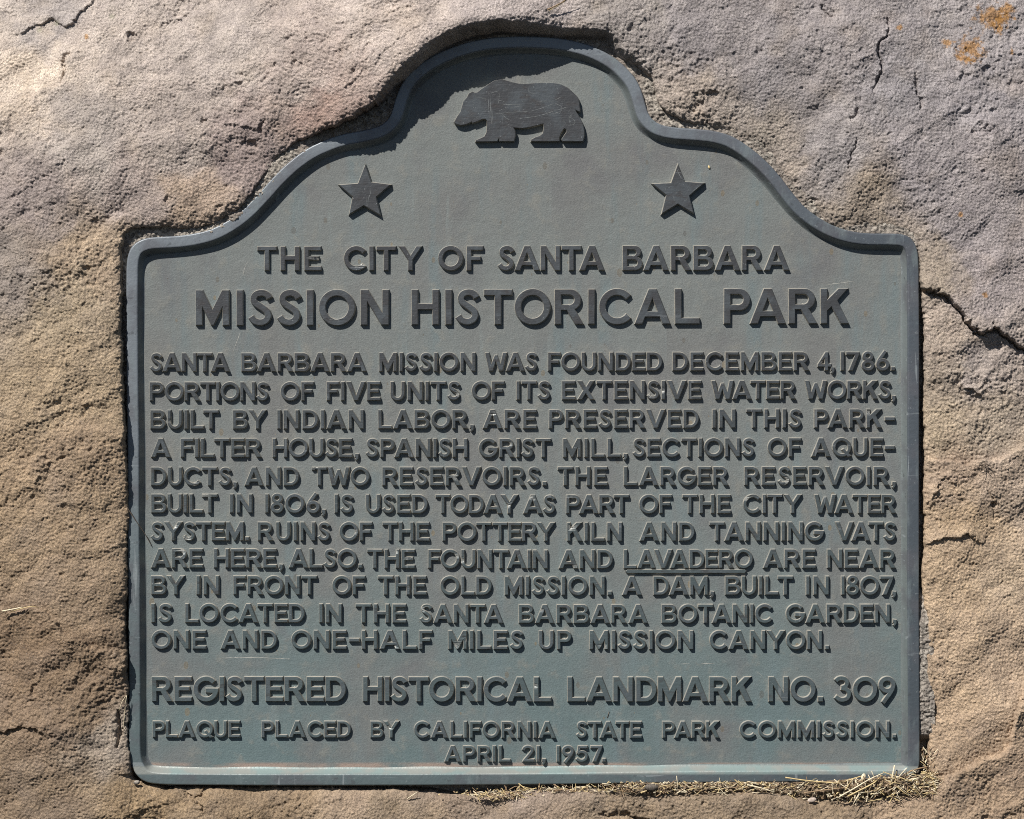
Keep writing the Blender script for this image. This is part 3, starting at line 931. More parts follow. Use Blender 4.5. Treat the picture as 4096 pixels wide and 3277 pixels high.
def near_dist(poly, reach=95):
    """exact distances near the outline, coarse ones elsewhere"""
    k = 12
    cu, cv = gu[::k], gv[::k]
    cuu, cvv = np.meshgrid(cu, cv)
    cd = poly_dist(cuu.ravel().astype(np.float32), cvv.ravel().astype(np.float32), poly[::2].astype(np.float32)).reshape(cuu.shape)
    iu = np.clip(np.searchsorted(cu, gu + 1e-6) - 1, 0, len(cu) - 1)
    iv = np.clip(np.searchsorted(cv, gv + 1e-6) - 1, 0, len(cv) - 1)
    out = cd[iv][:, iu].ravel().copy()
    m = np.where((np.abs(out) < reach + k * STEP * 1.5) & (U > 200) & (U < 3950) & (V_ > -60) & (V_ < 3400))[0]
    # only the segments near each block of points matter
    key = (U[m] // 160).astype(int) * 1000 + (V_[m] // 160).astype(int)
    order = np.argsort(key, kind='stable')
    ms = m[order]
    ks = key[order]
    cuts = np.flatnonzero(np.diff(ks)) + 1
    A_ = poly.astype(np.float32)
    B_ = np.roll(A_, -1, 0)
    for blk in np.split(ms, cuts):
        x, y = U[blk], V_[blk]
        lo = np.array([x.min(), y.min()]) - 170
        hi = np.array([x.max(), y.max()]) + 170
        sel = ((A_ > lo) & (A_ < hi)).all(1) | ((B_ > lo) & (B_ < hi)).all(1)
        if not sel.any():
            continue
        a, d = A_[sel], (B_ - A_)[sel]
        L2 = np.maximum((d * d).sum(1), 1e-9)
        wx, wy = x[:, None] - a[None, :, 0], y[:, None] - a[None, :, 1]
        t = np.clip((wx * d[:, 0] + wy * d[:, 1]) / L2, 0, 1)
        ex, ey = wx - t * d[:, 0], wy - t * d[:, 1]
        q = ex * ex + ey * ey
        i = q.argmin(1)
        r = np.arange(len(x))
        dist = np.sqrt(q[r, i])
        # sign from the averaged edge normals at the nearest point
        ai = np.where(sel)[0][i]
        tt = t[r, i]
        nb = np.where(tt > .5, 1, -1)
        n0 = np.stack([(B_ - A_)[:, 1], -(B_ - A_)[:, 0]], 1)
        n0 /= np.maximum(np.linalg.norm(n0, axis=1, keepdims=True), 1e-6)
        nn = n0[ai] + np.where((np.abs(tt - .5) > .49)[:, None], n0[(ai + nb) % len(A_)], 0)
        sg = ex[r, i] * nn[:, 0] + ey[r, i] * nn[:, 1]
        out[blk] = dist * np.sign(sg) * WIND(poly)
    return out


def WIND(poly):
    return 1.0 if area(poly) > 0 else -1.0


sd = near_dist(OP)
sdp = near_dist(PL)

uc = np.clip(U, -60, 4156)
vc = np.clip(V_, -60, 3340)
h = tps(uc, vc).astype(np.float32)
dout = np.hypot(U - uc, V_ - vc)
h = h - 0.28 * dout - dout ** 2 / 1300.0

# warped coordinates for the bedding grain running up to the right
wu = U + 40 * fbm(U, V_, 260, 3, seed=2)
wv = V_ + 40 * fbm(U, V_, 260, 3, seed=3)
ca, sa = math.cos(R(-33)), math.sin(R(-33))
gx = (wu * ca + wv * sa) / 1.9
gy = (-wu * sa + wv * ca)
h += 26 * fbm(wu, wv, 480, 3, seed=5)
# broad flat facets: the low-frequency surface is softly stepped
fc = fbm(gx, gy, 300, 3, .55, seed=7) * 9
fr = fc - np.floor(fc)
h += 2.6 * (np.floor(fc) + np.clip((fr - .5) * 2.2 + .5, 0, 1))
big = fbm(gx, gy, 150, 3, .5, seed=8)
h += 13.0 * big
rid = np.abs(perlin(gx / 95, gy / 95, 20)) + .5 * np.abs(perlin(gx / 44, gy / 44, 21))
h -= 3.2 * (0.45 - rid)
rough = np.clip(0.70 + 1.5 * fbm(U, V_, 420, 2, seed=31), 0.35, 1.5)
h += rough * (6.0 * perlin(wu / 52, wv / 52, 41) + 4.2 * perlin(wu / 26, wv / 26, 43) + 4.4 * perlin(U / 14.5, V_ / 14.5, 47)) + 5.6 * perlin(U / 9.0, V_ / 9.0, 49)
for lam_, am_, th_, sd_ in ((58, 26, .28, 53), (23, 9, .28, 55)):
    pit = perlin(U / lam_, V_ / lam_, sd_) + .35 * perlin(U / lam_ * 2.3, V_ / lam_ * 2.3, sd_ + 1)
    h -= rough * am_ * np.clip(pit - th_, 0, .5)


def seg_field(pts, reach):
    """distance to an open polyline, side (+ on its left going along it, v down) and how far along"""
    P = catmull(pts, 14, closed=False)
    lo, hi = P.min(0) - reach, P.max(0) + reach
    m = np.where((U > lo[0]) & (U < hi[0]) & (V_ > lo[1]) & (V_ < hi[1]))[0]
    ju = U[m] + 5 * perlin(U[m] / 9, V_[m] / 9, 65) + 11 * perlin(U[m] / 24, V_[m] / 24, 61) + 22 * perlin(U[m] / 75, V_[m] / 75, 62)
    jv = V_[m] + 5 * perlin(U[m] / 9, V_[m] / 9, 66) + 11 * perlin(U[m] / 24, V_[m] / 24, 63) + 22 * perlin(U[m] / 75, V_[m] / 75, 64)
    best = np.full(m.size, 1e9)
    side = np.zeros(m.size)
    along = np.zeros(m.size)
    n = len(P) - 1
    for i in range(n):
        a, b = P[i], P[i + 1]
        d = b - a
        l2 = d @ d
        k0 = ((ju - a[0]) * d[0] + (jv - a[1]) * d[1]) / l2
        k = np.clip(k0, 0, 1)
        ex, ey = ju - a[0] - k * d[0], jv - a[1] - k * d[1]
        dd = np.hypot(ex, ey)
        up = dd < best
        best = np.where(up, dd, best)
        side = np.where(up, d[0] * ey - d[1] * ex, side)
        along = np.where(up, (i + k) / n, along)
    return m, best, np.where(side > 0, -1.0, 1.0), along


def ends(al, e=.12):
    return np.clip(np.minimum(al, 1 - al) / e, 0, 1) ** .6


def step_feature(pts, amp, reach, free=(False, False), e=.12):
    """rock layer standing proud on the upper/left side of the line (amp < 0: on the other side), fading away from it"""
    m, d, s, al = seg_field(pts, reach)
    en = ends(al, e)
    if free[0]:
        en = np.where(al < .5, 1, en)
    if free[1]:
        en = np.where(al > .5, 1, en)
    x = s * d * (1 if amp > 0 else -1)
    f = np.where(x > 0, np.exp(-((x / (reach * .42)) ** 2)), 0) * np.clip(x / 5, 0, 1)
    h[m] += abs(amp) * f * en
    return m, d, x, en


def crack(pts, depth, width, e=.2):
    m, d, s, al = seg_field(pts, width * 5 + 20)
    en = ends(al, e)
    h[m] -= depth * np.exp(-(d / (width * (.55 + .7 * np.abs(perlin(U[m] / 30, V_[m] / 30, 67) * 2)))) ** 2) * en


def pit_at(u, v, r, depth, ar=1.0):
    m = np.where((np.abs(U - u) < r * 4) & (np.abs(V_ - v) < r * 4))[0]
    q = np.hypot((U[m] - u) / ar, V_[m] - v) + .9 * r * fbm(U[m], V_[m], r * 1.3, 3, .6, seed=71)
    h[m] -= depth * np.exp(-np.abs(q / r) ** 3)
    h[m] += depth * .12 * np.exp(-((q - 1.5 * r) / (.5 * r)) ** 2)


# layer edges and cracks
step_feature([(3690, 1172), (3735, 1171), (3800, 1207), (3852, 1242), (3875, 1290), (3897, 1322), (3943, 1345), (3988, 1330), (4027, 1350), (4096, 1392), (4160, 1430)], 32, 300, (True, True))
crack([(3690, 1172), (3735, 1171), (3800, 1207), (3852, 1242), (3875, 1290), (3897, 1322), (3943, 1345), (3988, 1330), (4027, 1350), (4096, 1392), (4160, 1430)], 34, 8, e=.02)
step_feature([(20, 118), (45, 107), (97, 75), (149, 49), (160, 42), (175, 62), (234, 78), (279, 39), (325, -10), (360, -50)], 15, 160, (False, True))
step_feature([(610, 84), (660, 66), (714, 52), (740, 28)], 9, 90)
step_feature([(-40, 430), (0, 416), (65, 383), (143, 351), (215, 318), (238, 285), (228, 235), (262, 185), (285, 170)], -15, 130, (True, False))
crack([(262, 185), (229, 228), (242, 279), (222, 320)], 18, 6)
step_feature([(-40, 2436), (0, 2436), (78, 2443), (130, 2423), (175, 2436), (214, 2475), (292, 2540), (422, 2605), (500, 2622)], -30, 170, (True, True))
step_feature([(-40, 2950), (0, 2936), (84, 2910), (130, 2908), (188, 2949), (205, 2960)], 15, 150, (True, False))
step_feature([(3715, 1827), (3760, 1832), (3850, 1845), (3897, 1853), (3962, 1833), (4027, 1833), (4096, 1788), (4150, 1760)], -24, 140, (True, True))
step_feature([(4140, 2740), (4096, 2793), (4066, 2884), (4056, 2960), (4040, 3001), (3930, 3047), (3800, 3118), (3703, 3164)], 36, 220, (True, False))
step_feature([(3725, 1998), (3741, 1983), (3767, 1944), (3800, 1921), (3840, 1946)], 13, 90, e=.2)
step_feature([(3700, 2180), (3740, 2168), (3800, 2160), (3884, 2152), (3935, 2180)], 15, 90, e=.2)
step_feature([(3845, 1562), (3880, 1560), (3940, 1572)], 18, 60, e=.25)
crack([(3572, 50), (3560, 123), (3537, 156), (3540, 247), (3521, 325), (3504, 372)], 26, 6.5)
crack([(3677, 286), (3690, 364), (3696, 445)], 20, 6)
crack([(3452, 426), (3425, 455), (3402, 482)], 20, 7)
crack([(3427, 539), (3416, 600), (3404, 672)], 15, 5)
crack([(3300, 0), (3330, 45), (3360, 40)], 15, 7)
crack([(720, 3168), (770, 3200), (800, 3230), (815, 3270)], 14, 5)
crack([(812, 3150), (806, 3185), (780, 3200)], 20, 6)
crack([(468, 2839), (466, 2900), (474, 2990)], 26, 8)
crack([(3960, 1960), (3990, 2040), (3985, 2085)], 7, 5)
crack([(2400, 3262), (2520, 3268), (2620, 3300)], 18, 8)
crack([(1060, 480), (1040, 520), (1055, 545)], 10, 6)
step_feature([(880, 505), (960, 500), (1010, 520), (1050, 480)], 9, 60, e=.25)
step_feature([(1300, 415), (1420, 330), (1500, 255), (1600, 160), (1690, 90), (1780, 0)], 5, 90, e=.2)
for a in ((500, 127, 19, 22), (815, 484, 12, 14), (1003, 575, 18, 16, 1.7), (669, 802, 15, 11), (377, 886, 13, 9), (880, 835, 20, 8), (1039, 520, 9, 9), (3991, 2022, 13, 20),
          (3880, 290, 20, 12), (3950, 510, 22, 14, 1.7), (3690, 540, 22, 9), (210, 1860, 16, 9), (350, 1650, 24, 8), (360, 2320, 22, 8), (140, 2770, 18, 8), (2850, 375, 22, 14, 1.4),
          (2790, 420, 22, 12), (3330, 22, 26, 10), (3255, 800, 18, 12), (3110, 3245, 18, 6), (1180, 250, 14, 6), (950, 330, 14, 7), (560, 520, 16, 6), (1110, 180, 14, 5), (70, 1140, 24, 8)):
    pit_at(*a)
for _ in range(160):                       # scattered small pits
    a, b = random.uniform(0, 4096), random.uniform(0, 3277)
    pit_at(a, b, random.uniform(5, 10), random.uniform(3, 8), random.uniform(.8, 1.8))

# the cut recess that holds the plaque
arch = np.clip(1 - np.hypot((U - 2020) / 620, (V_ - 250) / 330), 0, 1)
arch = np.clip(arch * 3, 0, 1)
sdj = sd + (1 - .5 * arch) * (10 * fbm(U, V_, 80, 4, .6, seed=81) + 5 * perlin(U / 16, V_ / 16, 83)) + 8 * arch
wt = 9 + 72 * arch + 10 * np.clip(1 - np.abs(U - 2900) / 500, 0, 1) * (V_ < 1000)
rnd = 15 * np.exp(-np.clip(sdj, 0, None) / 16.0)
low = (V_ > 3100)
rnd = rnd + np.where(low, 20 * np.exp(-np.clip(sdj, 0, None) / 24.0), 0)
hr = h - rnd
f = np.clip(-sdj / wt, 0, 1)
f = f * f * (3 - 2 * f)
h = hr + (-75 - hr) * f

KR = 0.9945          # traced outlines are brought to true size for the depth the rock stands at
X = (U - CU) * S * KR
Z = (CV - V_) * S * KR
co = np.stack([X, -h * S, Z], 1).astype(np.float32)
qi = np.arange(NU * NV).reshape(NV, NU)
quads = np.stack([qi[:-1, :-1], qi[1:, :-1], qi[1:, 1:], qi[:-1, 1:]], -1).reshape(-1, 4)


def grid_mesh(name, co, quads, keep, mat, parent=None):
    q = quads[keep]
    used = np.unique(q)
    remap = np.full(len(co), -1, np.int64)
    remap[used] = np.arange(used.size)
    q = remap[q].astype(np.int32)
    me = bpy.data.meshes.new(name)
    me.vertices.add(used.size)
    me.vertices.foreach_set('co', np.ascontiguousarray(co[used]).ravel())
    me.loops.add(q.size)
    me.loops.foreach_set('vertex_index', q.ravel())
    me.polygons.add(len(q))
    me.polygons.foreach_set('loop_start', np.arange(0, q.size, 4, dtype=np.int32))
    me.polygons.foreach_set('use_smooth', np.ones(len(q), bool))
    me.materials.append(mat)
    me.update(calc_edges=True)
    me.validate()
    o = bpy.data.objects.new(name, me)
    COL.objects.link(o)
    if parent is not None:
        o.parent = parent
    return o, used


keep = (sd[quads] > -80).any(1)
boulder, used = grid_mesh('boulder', co, quads, keep, M_ROCK)
tag(boulder, 'rough tan and grey sandstone boulder with a recess cut to hold the bronze plaque', 'boulder')

# mineral colour of the stone: zones of pinkish, ochre, brown and purple-grey sandstone
TINTS = [((300, 150), (.44, .385, .345)), ((120, 230), (.56, .48, .40)), ((200, 60), (.34, .31, .295)), ((900, 200), (.40, .355, .325)), ((1500, 60), (.43, .375, .34)), ((1250, 380), (.38, .33, .30)),
         ((700, 600), (.36, .315, .285)), ((350, 560), (.38, .34, .31)), ((150, 800), (.28, .24, .225)), ((550, 780), (.31, .265, .245)), ((950, 640), (.29, .24, .225)), ((1280, 440), (.33, .24, .205)),
         ((760, 830), (.36, .285, .225)), ((330, 1000), (.34, .27, .20)), ((60, 1120), (.255, .225, .205)), ((250, 1250), (.33, .275, .205)), ((200, 1550), (.33, .27, .20)), ((430, 1400), (.34, .28, .21)),
         ((250, 1850), (.275, .22, .17)), ((100, 2100), (.295, .235, .175)), ((400, 2100), (.285, .23, .175)), ((250, 2350), (.255, .205, .16)), ((150, 2600), (.21, .16, .118)), ((350, 2800), (.195, .152, .115)),
         ((430, 2960), (.30, .27, .245)), ((150, 2900), (.215, .168, .13)), ((100, 3150), (.22, .175, .135)), ((600, 3230), (.25, .195, .135)), ((1000, 3240), (.215, .17, .125)), ((1450, 3220), (.31, .255, .21)),
         ((1500, 3270), (.22, .18, .135)), ((2000, 3240), (.215, .175, .14)), ((2000, 3180), (.30, .255, .23)), ((2600, 3240), (.21, .17, .13)), ((2600, 3180), (.28, .235, .19)), ((3200, 3250), (.215, .175, .135)), ((3700, 3230), (.30, .24, .19)), ((4000, 3150), (.29, .23, .18)),
         ((2150, 30), (.37, .33, .315)), ((2500, 80), (.30, .275, .26)), ((2800, 150), (.27, .25, .25)), ((2750, 420), (.34, .295, .255)), ((3100, 300), (.28, .262, .262)), ((3000, 520), (.34, .30, .255)), ((3400, 150), (.33, .305, .30)),
         ((3300, 600), (.33, .31, .305)), ((3150, 640), (.36, .315, .27)), ((3600, 300), (.31, .295, .30)), ((3450, 850), (.34, .29, .235)), ((3850, 150), (.36, .335, .33)), ((4000, 350), (.33, .31, .315)), ((3750, 650), (.335, .31, .31)),
         ((4000, 700), (.36, .33, .325)), ((3850, 950), (.31, .285, .285)), ((3950, 1150), (.33, .30, .30)), ((3720, 1100), (.33, .285, .235)), ((3800, 1300), (.37, .32, .28)), ((3800, 1470), (.36, .315, .27)), ((3900, 1450), (.34, .31, .305)),
         ((4050, 1500), (.33, .295, .28)), ((3780, 1700), (.36, .31, .25)), ((3950, 1700), (.35, .31, .27)), ((3850, 1900), (.34, .28, .235)), ((4050, 1950), (.38, .325, .285)), ((3850, 2100), (.36, .29, .22)), ((3850, 2350), (.40, .325, .25)),
         ((4050, 2300), (.40, .335, .27)), ((3900, 2600), (.41, .335, .265)), ((4050, 2650), (.39, .32, .26)), ((3850, 2850), (.39, .315, .245)), ((3980, 2950), (.35, .28, .22)), ((4070, 3050), (.30, .24, .195))]
um, vm = U[used], V_[used]
wa = um + 110 * fbm(um, vm, 220, 4, .6, seed=101)
wb = vm + 110 * fbm(um, vm, 220, 4, .6, seed=102)
acc = np.zeros((used.size, 3), np.float32)
wsum = np.zeros(used.size, np.float32)
for (a, b), c in TINTS:
    w = 1.0 / (((wa - a) ** 2 + (wb - b) ** 2) / 1e4 + .25) ** 2
    acc += w[:, None] * np.array(c, np.float32)[None]
    wsum += w
tint = acc / wsum[:, None]
n1 = fbm(um, vm, 130, 4, .6, seed=111)
n2 = fbm(gx[used], gy[used], 60, 4, .6, seed=113)
wm = np.clip((vm - 900) / 900, 0, 1)[:, None]
tint = tint * (1 + wm * np.array((.06, .0, -.10), np.float32))
ur = np.clip((um - 2500) / 600, 0, 1) * np.clip((1500 - vm) / 500, 0, 1)
tint = tint * (1 - ur[:, None] * np.array((.015, .02, .005), np.float32))
tint *= (1.17 - .17 * np.clip((um - 2600) / 700, 0, 1) * np.clip((1400 - vm) / 500, 0, 1))[:, None] * (1 + .17 * n1 + .17 * n2)[:, None]
pur = np.clip(fbm(um, vm, 260, 3, seed=117) - .05, 0, .6)[:, None]
tint = tint * (1 - pur * .38) + np.array((.235, .212, .205), np.float32) * pur * .38
och = np.clip(fbm(um, vm, 190, 3, seed=119) - .12, 0, .5)[:, None]
tint = tint * (1 - och * .35) + np.array((.35, .265, .175), np.float32) * och * .35
for (a, b, r_, sq) in ((4010, 35, 55, 1.5), (4035, 70, 40, .7), (3915, 175, 58, 1.0), (3880, 205, 40, 1.0), (3815, 148, 20, 1.4), (3618, 92, 13, 1.2), (3855, 855, 11, 1), (320, 128, 11, 1), (4085, 180, 20, .5), (3948, 1180, 14, 1), (4070, 5, 40, 1)):
    q = np.hypot((um - a) / sq, vm - b) / r_ + .9 * fbm(um, vm, 30, 4, .7, seed=123)
    k = np.clip((1.0 - q) * 1.8, 0, 1)[:, None] * .75
    tint = tint * (1 - k) + np.array((.36, .185, .05), np.float32) * k
for (a, b) in ((420, 40), (190, 62), (120, 90)):          # small greenish specks
    k = np.clip(1 - np.hypot(um - a, vm - b) / 16, 0, 1)[:, None] * .5
    tint = tint * (1 - k) + np.array((.28, .30, .18), np.float32) * k
tint = np.clip(tint, .03, .75)
ca_ = boulder.data.color_attributes.new('tint', 'FLOAT_COLOR', 'POINT')
ca_.data.foreach_set('color', np.c_[tint, np.ones(len(tint))].astype(np.float32).ravel())

# mortar packed between the stone and the plaque
MCP = [(490, 1000, 2), (520, 930, 2), (650, 928, 14), (760, 925, 28), (900, 872, 34), (1050, 740, 32), (1200, 600, 24), (1350, 530, 8), (1500, 490, 4), (1570, 400, 2), (1650, 255, 2), (1850, 150, 4),
       (2050, 120, 6), (2300, 140, 8), (2480, 220, 10), (2590, 360, 16), (2640, 460, 22), (2750, 490, 24), (2900, 520, 20), (3050, 610, 26), (3200, 790, 28), (3350, 900, 28), (3500, 918, 20), (3650, 945, 22),
       (3690, 1050, 20), (3690, 1200, -5), (3690, 1320, -45), (3690, 1800, -50), (3695, 2300, -40), (3698, 2420, 12), (3700, 2520, 26), (3700, 2800, 27), (3702, 2930, 22), (3704, 2985, -55), (3700, 3100, -60),
       (495, 1200, 4), (498, 1500, 0), (500, 1800, -4), (507, 1900, -50), (508, 2500, -60), (515, 3000, -60), (600, 3150, -50), (1500, 3155, -60), (2500, 3150, -40), (3500, 3160, -30)]
mm = (sdp > -16) & (sd < 14)
mi = np.where(mm)[0]
wsum = np.zeros(mi.size)
lev = np.zeros(mi.size)
for a, b, c in MCP:
    w = 1 / (((U[mi] - a) ** 2 + (V_[mi] - b) ** 2) / 900 + 1) ** 2
    wsum += w
    lev += w * c
lev /= wsum
gr = 5 * perlin(U[mi] / 15, V_[mi] / 15, 131) + 5 * perlin(U[mi] / 8.5, V_[mi] / 8.5, 133) + 7 * perlin(U[mi] / 40, V_[mi] / 40, 135)
hm = np.full(U.size, -80, np.float32)
hm[mi] = lev + 1.3 * gr
com = np.stack([(U - CU) * S, -hm * S, (CV - V_) * S], 1).astype(np.float32)
keepm = mm[quads].all(1)
mortar, _ = grid_mesh('mortar_bed', com, quads, keepm, M_MORTAR, boulder)

# ------------------------------------------------------------------ the plaque
plaque = bpy.data.objects.new('plaque', None)
plaque.empty_display_size = 0.1
COL.objects.link(plaque)
tag(plaque, 'weathered grey-green bronze plaque with a bear and two stars set in the boulder', 'plaque')

P0 = np.array([(p[0], -p[1]) for p in PL])
if area(P0) < 0:
    P0 = P0[::-1]
P0 = P0[::1]


def inset(P, d):
    Q = offset_poly(P, -d)
    if d <= 0:
        return Q
    dd = -poly_dist(Q[:, 0].astype(np.float32), Q[:, 1].astype(np.float32), P.astype(np.float32))
    bad = dd < d - 1.2
    n = len(Q)
    if bad.any():
        good = np.where(~bad)[0]
        for i in np.where(bad)[0]:
            a = good[np.searchsorted(good, i) - 1]
            b = good[np.searchsorted(good, i) % len(good)]
            Q[i] = (Q[a] + Q[b]) / 2
    for _ in range(2):
        Q = .25 * np.roll(Q, 1, 0) + .5 * Q + .25 * np.roll(Q, -1, 0)
    return Q


RINGS = [(0, -72), (0, 26), (1.2, 30.8), (3.2, 33.4), (5.5, 34), (8, 34.1), (25, 34), (40, 34), (43, 33.8), (45.5, 32.6), (48, 29.5), (50, 25.5), (57, 13), (63, 4.0), (67, .9), (69, .4), (74, -1.5)]
Vv, Ff = [], []
for d, z in RINGS:
    Q = inset(P0, d)
    jit = [1.2 * math.sin(i * .13) * math.sin(i * .037 + 1) for i in range(len(Q))]
    for q, j in zip(Q, jit):
        Vv.append(W(q[0], -q[1], z + (j if 0 < z else 0)))
n = len(P0)
for r_ in range(len(RINGS) - 1):
    for i in range(n):
        j = (i + 1) % n
        Ff.append((r_ * n + i, r_ * n + j, (r_ + 1) * n + j, (r_ + 1) * n + i))
border = link_mesh('border', Vv, Ff, [M_RIM, M_SLOPE], [1 if 10 <= k // n else 0 for k in range(len(Ff))], plaque, smooth=True)

Q = inset(P0, 66)[::2]
nq = len(Q)
Vv = [W(q[0], -q[1], 0) for q in Q] + [W(q[0], -q[1], -66) for q in Q]
Ff = []
for t_ in tessellate_polygon([[Vector((q[0], q[1], 0)) for q in Q]]):
    a, b, c = t_
    cr = (Q[b][0] - Q[a][0]) * (Q[c][1] - Q[a][1]) - (Q[b][1] - Q[a][1]) * (Q[c][0] - Q[a][0])
    if cr < 0:
        b, c = c, b
    Ff.append((a, b, c))
    Ff.append((a + nq, c + nq, b + nq))
for i in range(nq):
    j = (i + 1) % nq
    Ff.append((i + nq, j + nq, j, i))
panel = link_mesh('back_plate', Vv, Ff, M_PANEL, None, plaque)

# bear and stars
BEAR = [(205, 705), (240, 640), (285, 575), (300, 520), (320, 450), (365, 400), (385, 355), (430, 330), (460, 345), (485, 342), (540, 300), (620, 245), (700, 195), (790, 178), (850, 195), (920, 215),
        (1000, 232), (1080, 237), (1200, 226), (1320, 222), (1430, 225), (1520, 242), (1600, 280), (1670, 340), (1720, 390), (1742, 430), (1748, 490), (1757, 545), (1754, 582), (1728, 572), (1698, 556), (1722, 600), (1755, 655), (1788, 720),
        (1806, 800), (1810, 870), (1794, 943), (1700, 945), (1600, 945), (1540, 943), (1527, 920), (1560, 870), (1588, 830), (1584, 797), (1560, 787), (1522, 845), (1500, 900), (1505, 942), (1400, 943), (1280, 944), (1152, 944), (1156, 920),
        (1200, 895), (1260, 875), (1300, 840), (1308, 785), (1304, 727), (1220, 750), (1120, 774), (1030, 784), (940, 775), (960, 820), (964, 870), (945, 943), (850, 944), (766, 942), (758, 905), (738, 944), (600, 948), (470, 948), (472, 930),
        (530, 905), (580, 880), (604, 830), (611, 760), (609, 692), (590, 668), (550, 672), (490, 700), (432, 720), (425, 703), (400, 715), (350, 738), (290, 746), (250, 738), (215, 722)]
BEAR = [(1750 + x / 3.08, 260 + y / 3.08) for x, y in BEAR]
relief('bear_emblem', [[BEAR]], 22, 3.0, 1.6, plaque, step=6)
for X0, pts, lab in ((1320, [(940, 130), (1090, 595), (1600, 660), (1220, 990), (1335, 1465), (900, 1210), (515, 1440), (605, 980), (250, 668), (745, 630)], None),
                     (2560, [(1005, 125), (1185, 580), (1690, 620), (1305, 955), (1420, 1420), (1005, 1165), (575, 1430), (700, 935), (340, 640), (825, 615)], None)):
    relief('star', [[[(X0 + x / 6.633, 640 + y / 6.633) for x, y in pts]]], 20, 4.0, 1.4, plaque, step=6)

def marks(name, parent, lines, hgt, mat, wd=1.6):
    """thin scratches lying in the surface of a part"""
    V, F = [], []
    for ln in lines:
        P = np.array(ln, float)
        if len(P) > 2:
            P = catmull(P, 8, closed=False)
        else:
            k = max(2, int(np.linalg.norm(P[1] - P[0]) / 8))
            P = P[0] + (P[1] - P[0]) * np.linspace(0, 1, k)[:, None]
        d = np.gradient(P, axis=0)
        d /= np.maximum(np.linalg.norm(d, axis=1, keepdims=True), 1e-6)
        nn = np.stack([-d[:, 1], d[:, 0]], 1)
        st = len(V)
        for i, p in enumerate(P):
            w = wd * (.25 + .75 * min(1, min(i, len(P) - 1 - i) / 2)) * random.uniform(.5, 1.25)
            for sgn, hh in ((-1, -.5), (-.5, .25), (.5, .25), (1, -.5)):
                V.append(W(p[0] + nn[i, 0] * w * sgn, p[1] + nn[i, 1] * w * sgn, hgt + hh))
        for i in range(len(P) - 1):
            for k in range(3):
                a = st + i * 4 + k
                F.append((a, a + 1, a + 5, a + 4))
    return link_mesh(name, V, F, [mat], None, parent)


M_SCR = plain('bright_scratched_bronze', (.135, .145, .147), .5, .35, 500)


def bz(*p): return [(1750 + x / 3.08, 260 + y / 3.08) for x, y in p]


bear = bpy.data.objects['bear_emblem']
marks('scratches', bear, [bz((625, 400), (640, 670)), bz((650, 380), (655, 540), (668, 730)), bz((665, 520), (686, 725)), bz((690, 435), (780, 442), (848, 470)), bz((770, 345), (745, 495)),
                          bz((735, 580), (815, 545)), bz((760, 495), (1050, 490)), bz((880, 527), (1040, 515)), bz((700, 605), (1150, 570)), bz((1145, 575), (1300, 530), (1430, 480)), bz((1000, 665), (1250, 630), (1440, 570), (1610, 520)),
                          bz((1220, 460), (1300, 450), (1440, 450)), bz((1430, 445), (1550, 385)), bz((1430, 470), (1530, 520), (1535, 545), (1495, 615)), bz((1300, 525), (1370, 640)), bz((1365, 690), (1412, 750)),
                          bz((1610, 640), (1690, 690), (1680, 735), (1610, 750)), bz((1660, 610), (1620, 660), (1640, 740)), bz((790, 600), (850, 660), (915, 695)), bz((780, 620), (840, 665)), bz((1255, 360), (1265, 430)), bz((1115, 360), (1240, 360)),
                          bz((1128, 275), (1125, 330), (1160, 355)), bz((1258, 228), (1266, 270)), bz((640, 355), (760, 322)), bz((475, 400), (540, 410), (600, 420)), bz((480, 420), (545, 425)), bz((820, 300), (890, 310)), bz((840, 740), (940, 800)),
                          bz((970, 250), (972, 295)), bz((1120, 490), (1190, 465)), bz((1480, 468), (1560, 455)), bz((1550, 680), (1600, 760)), bz((1600, 770), (1640, 830)), bz((1400, 610), (1530, 575))], 22.2, M_SCR, 1.35)


def sz(X0, *p): return [(X0 + x / 6.633, 640 + y / 6.633) for x, y in p]


stars = [o for o in plaque.children if o.name.startswith('star')]
marks('scratches', stars[0], [sz(1320, (840, 800), (880, 860), (885, 920)), sz(1320, (1060, 780), (1085, 880), (1030, 1000), (1010, 1180)), sz(1320, (975, 1000), (985, 1200)), sz(1320, (650, 1180), (690, 1240))], 20.2, M_SCR, 1.2)
marks('scratches', stars[1], [sz(2560, (975, 260), (1040, 400), (1105, 510)), sz(2560, (985, 270), (1100, 495)), sz(2560, (1255, 725), (1300, 830)), sz(2560, (1255, 1200), (1360, 1195)), sz(2560, (640, 700), (690, 730), (650, 850)), sz(2560, (1380, 850), (1620, 670))], 20.2, M_SCR, 1.5)
# nicks in the back plate
M_NICK = plain('bright_nick', (.30, .30, .275), .6)
for nick in [[(3024, 2684), (3040, 2698), (3054, 2708)], [(3022, 2690), (3036, 2704)], [(1755, 675), (1776, 667)], [(1722, 716), (1730, 706)], [(1880, 760), (1900, 763)], [(1940, 782), (1950, 790)], [(2200, 710), (2222, 704)],
                           [(990, 1045), (975, 1080), (970, 1105)], [(960, 1330), (945, 1370), (930, 1410)], [(2080, 740), (2090, 756)], [(1240, 2850), (1262, 2856)], [(2625, 1085), (2640, 1100)], [(1520, 2020), (1530, 2026)],
                           [(3300, 1140), (3420, 1125)], [(1495, 1300), (1504, 1315)], [(2720, 2658), (2760, 2657)], [(2800, 2657), (2860, 2655)], [(875, 2635), (1000, 2632), (1160, 2638)]]:
    marks('scratch', panel, [nick], .2, M_NICK, 1.5)


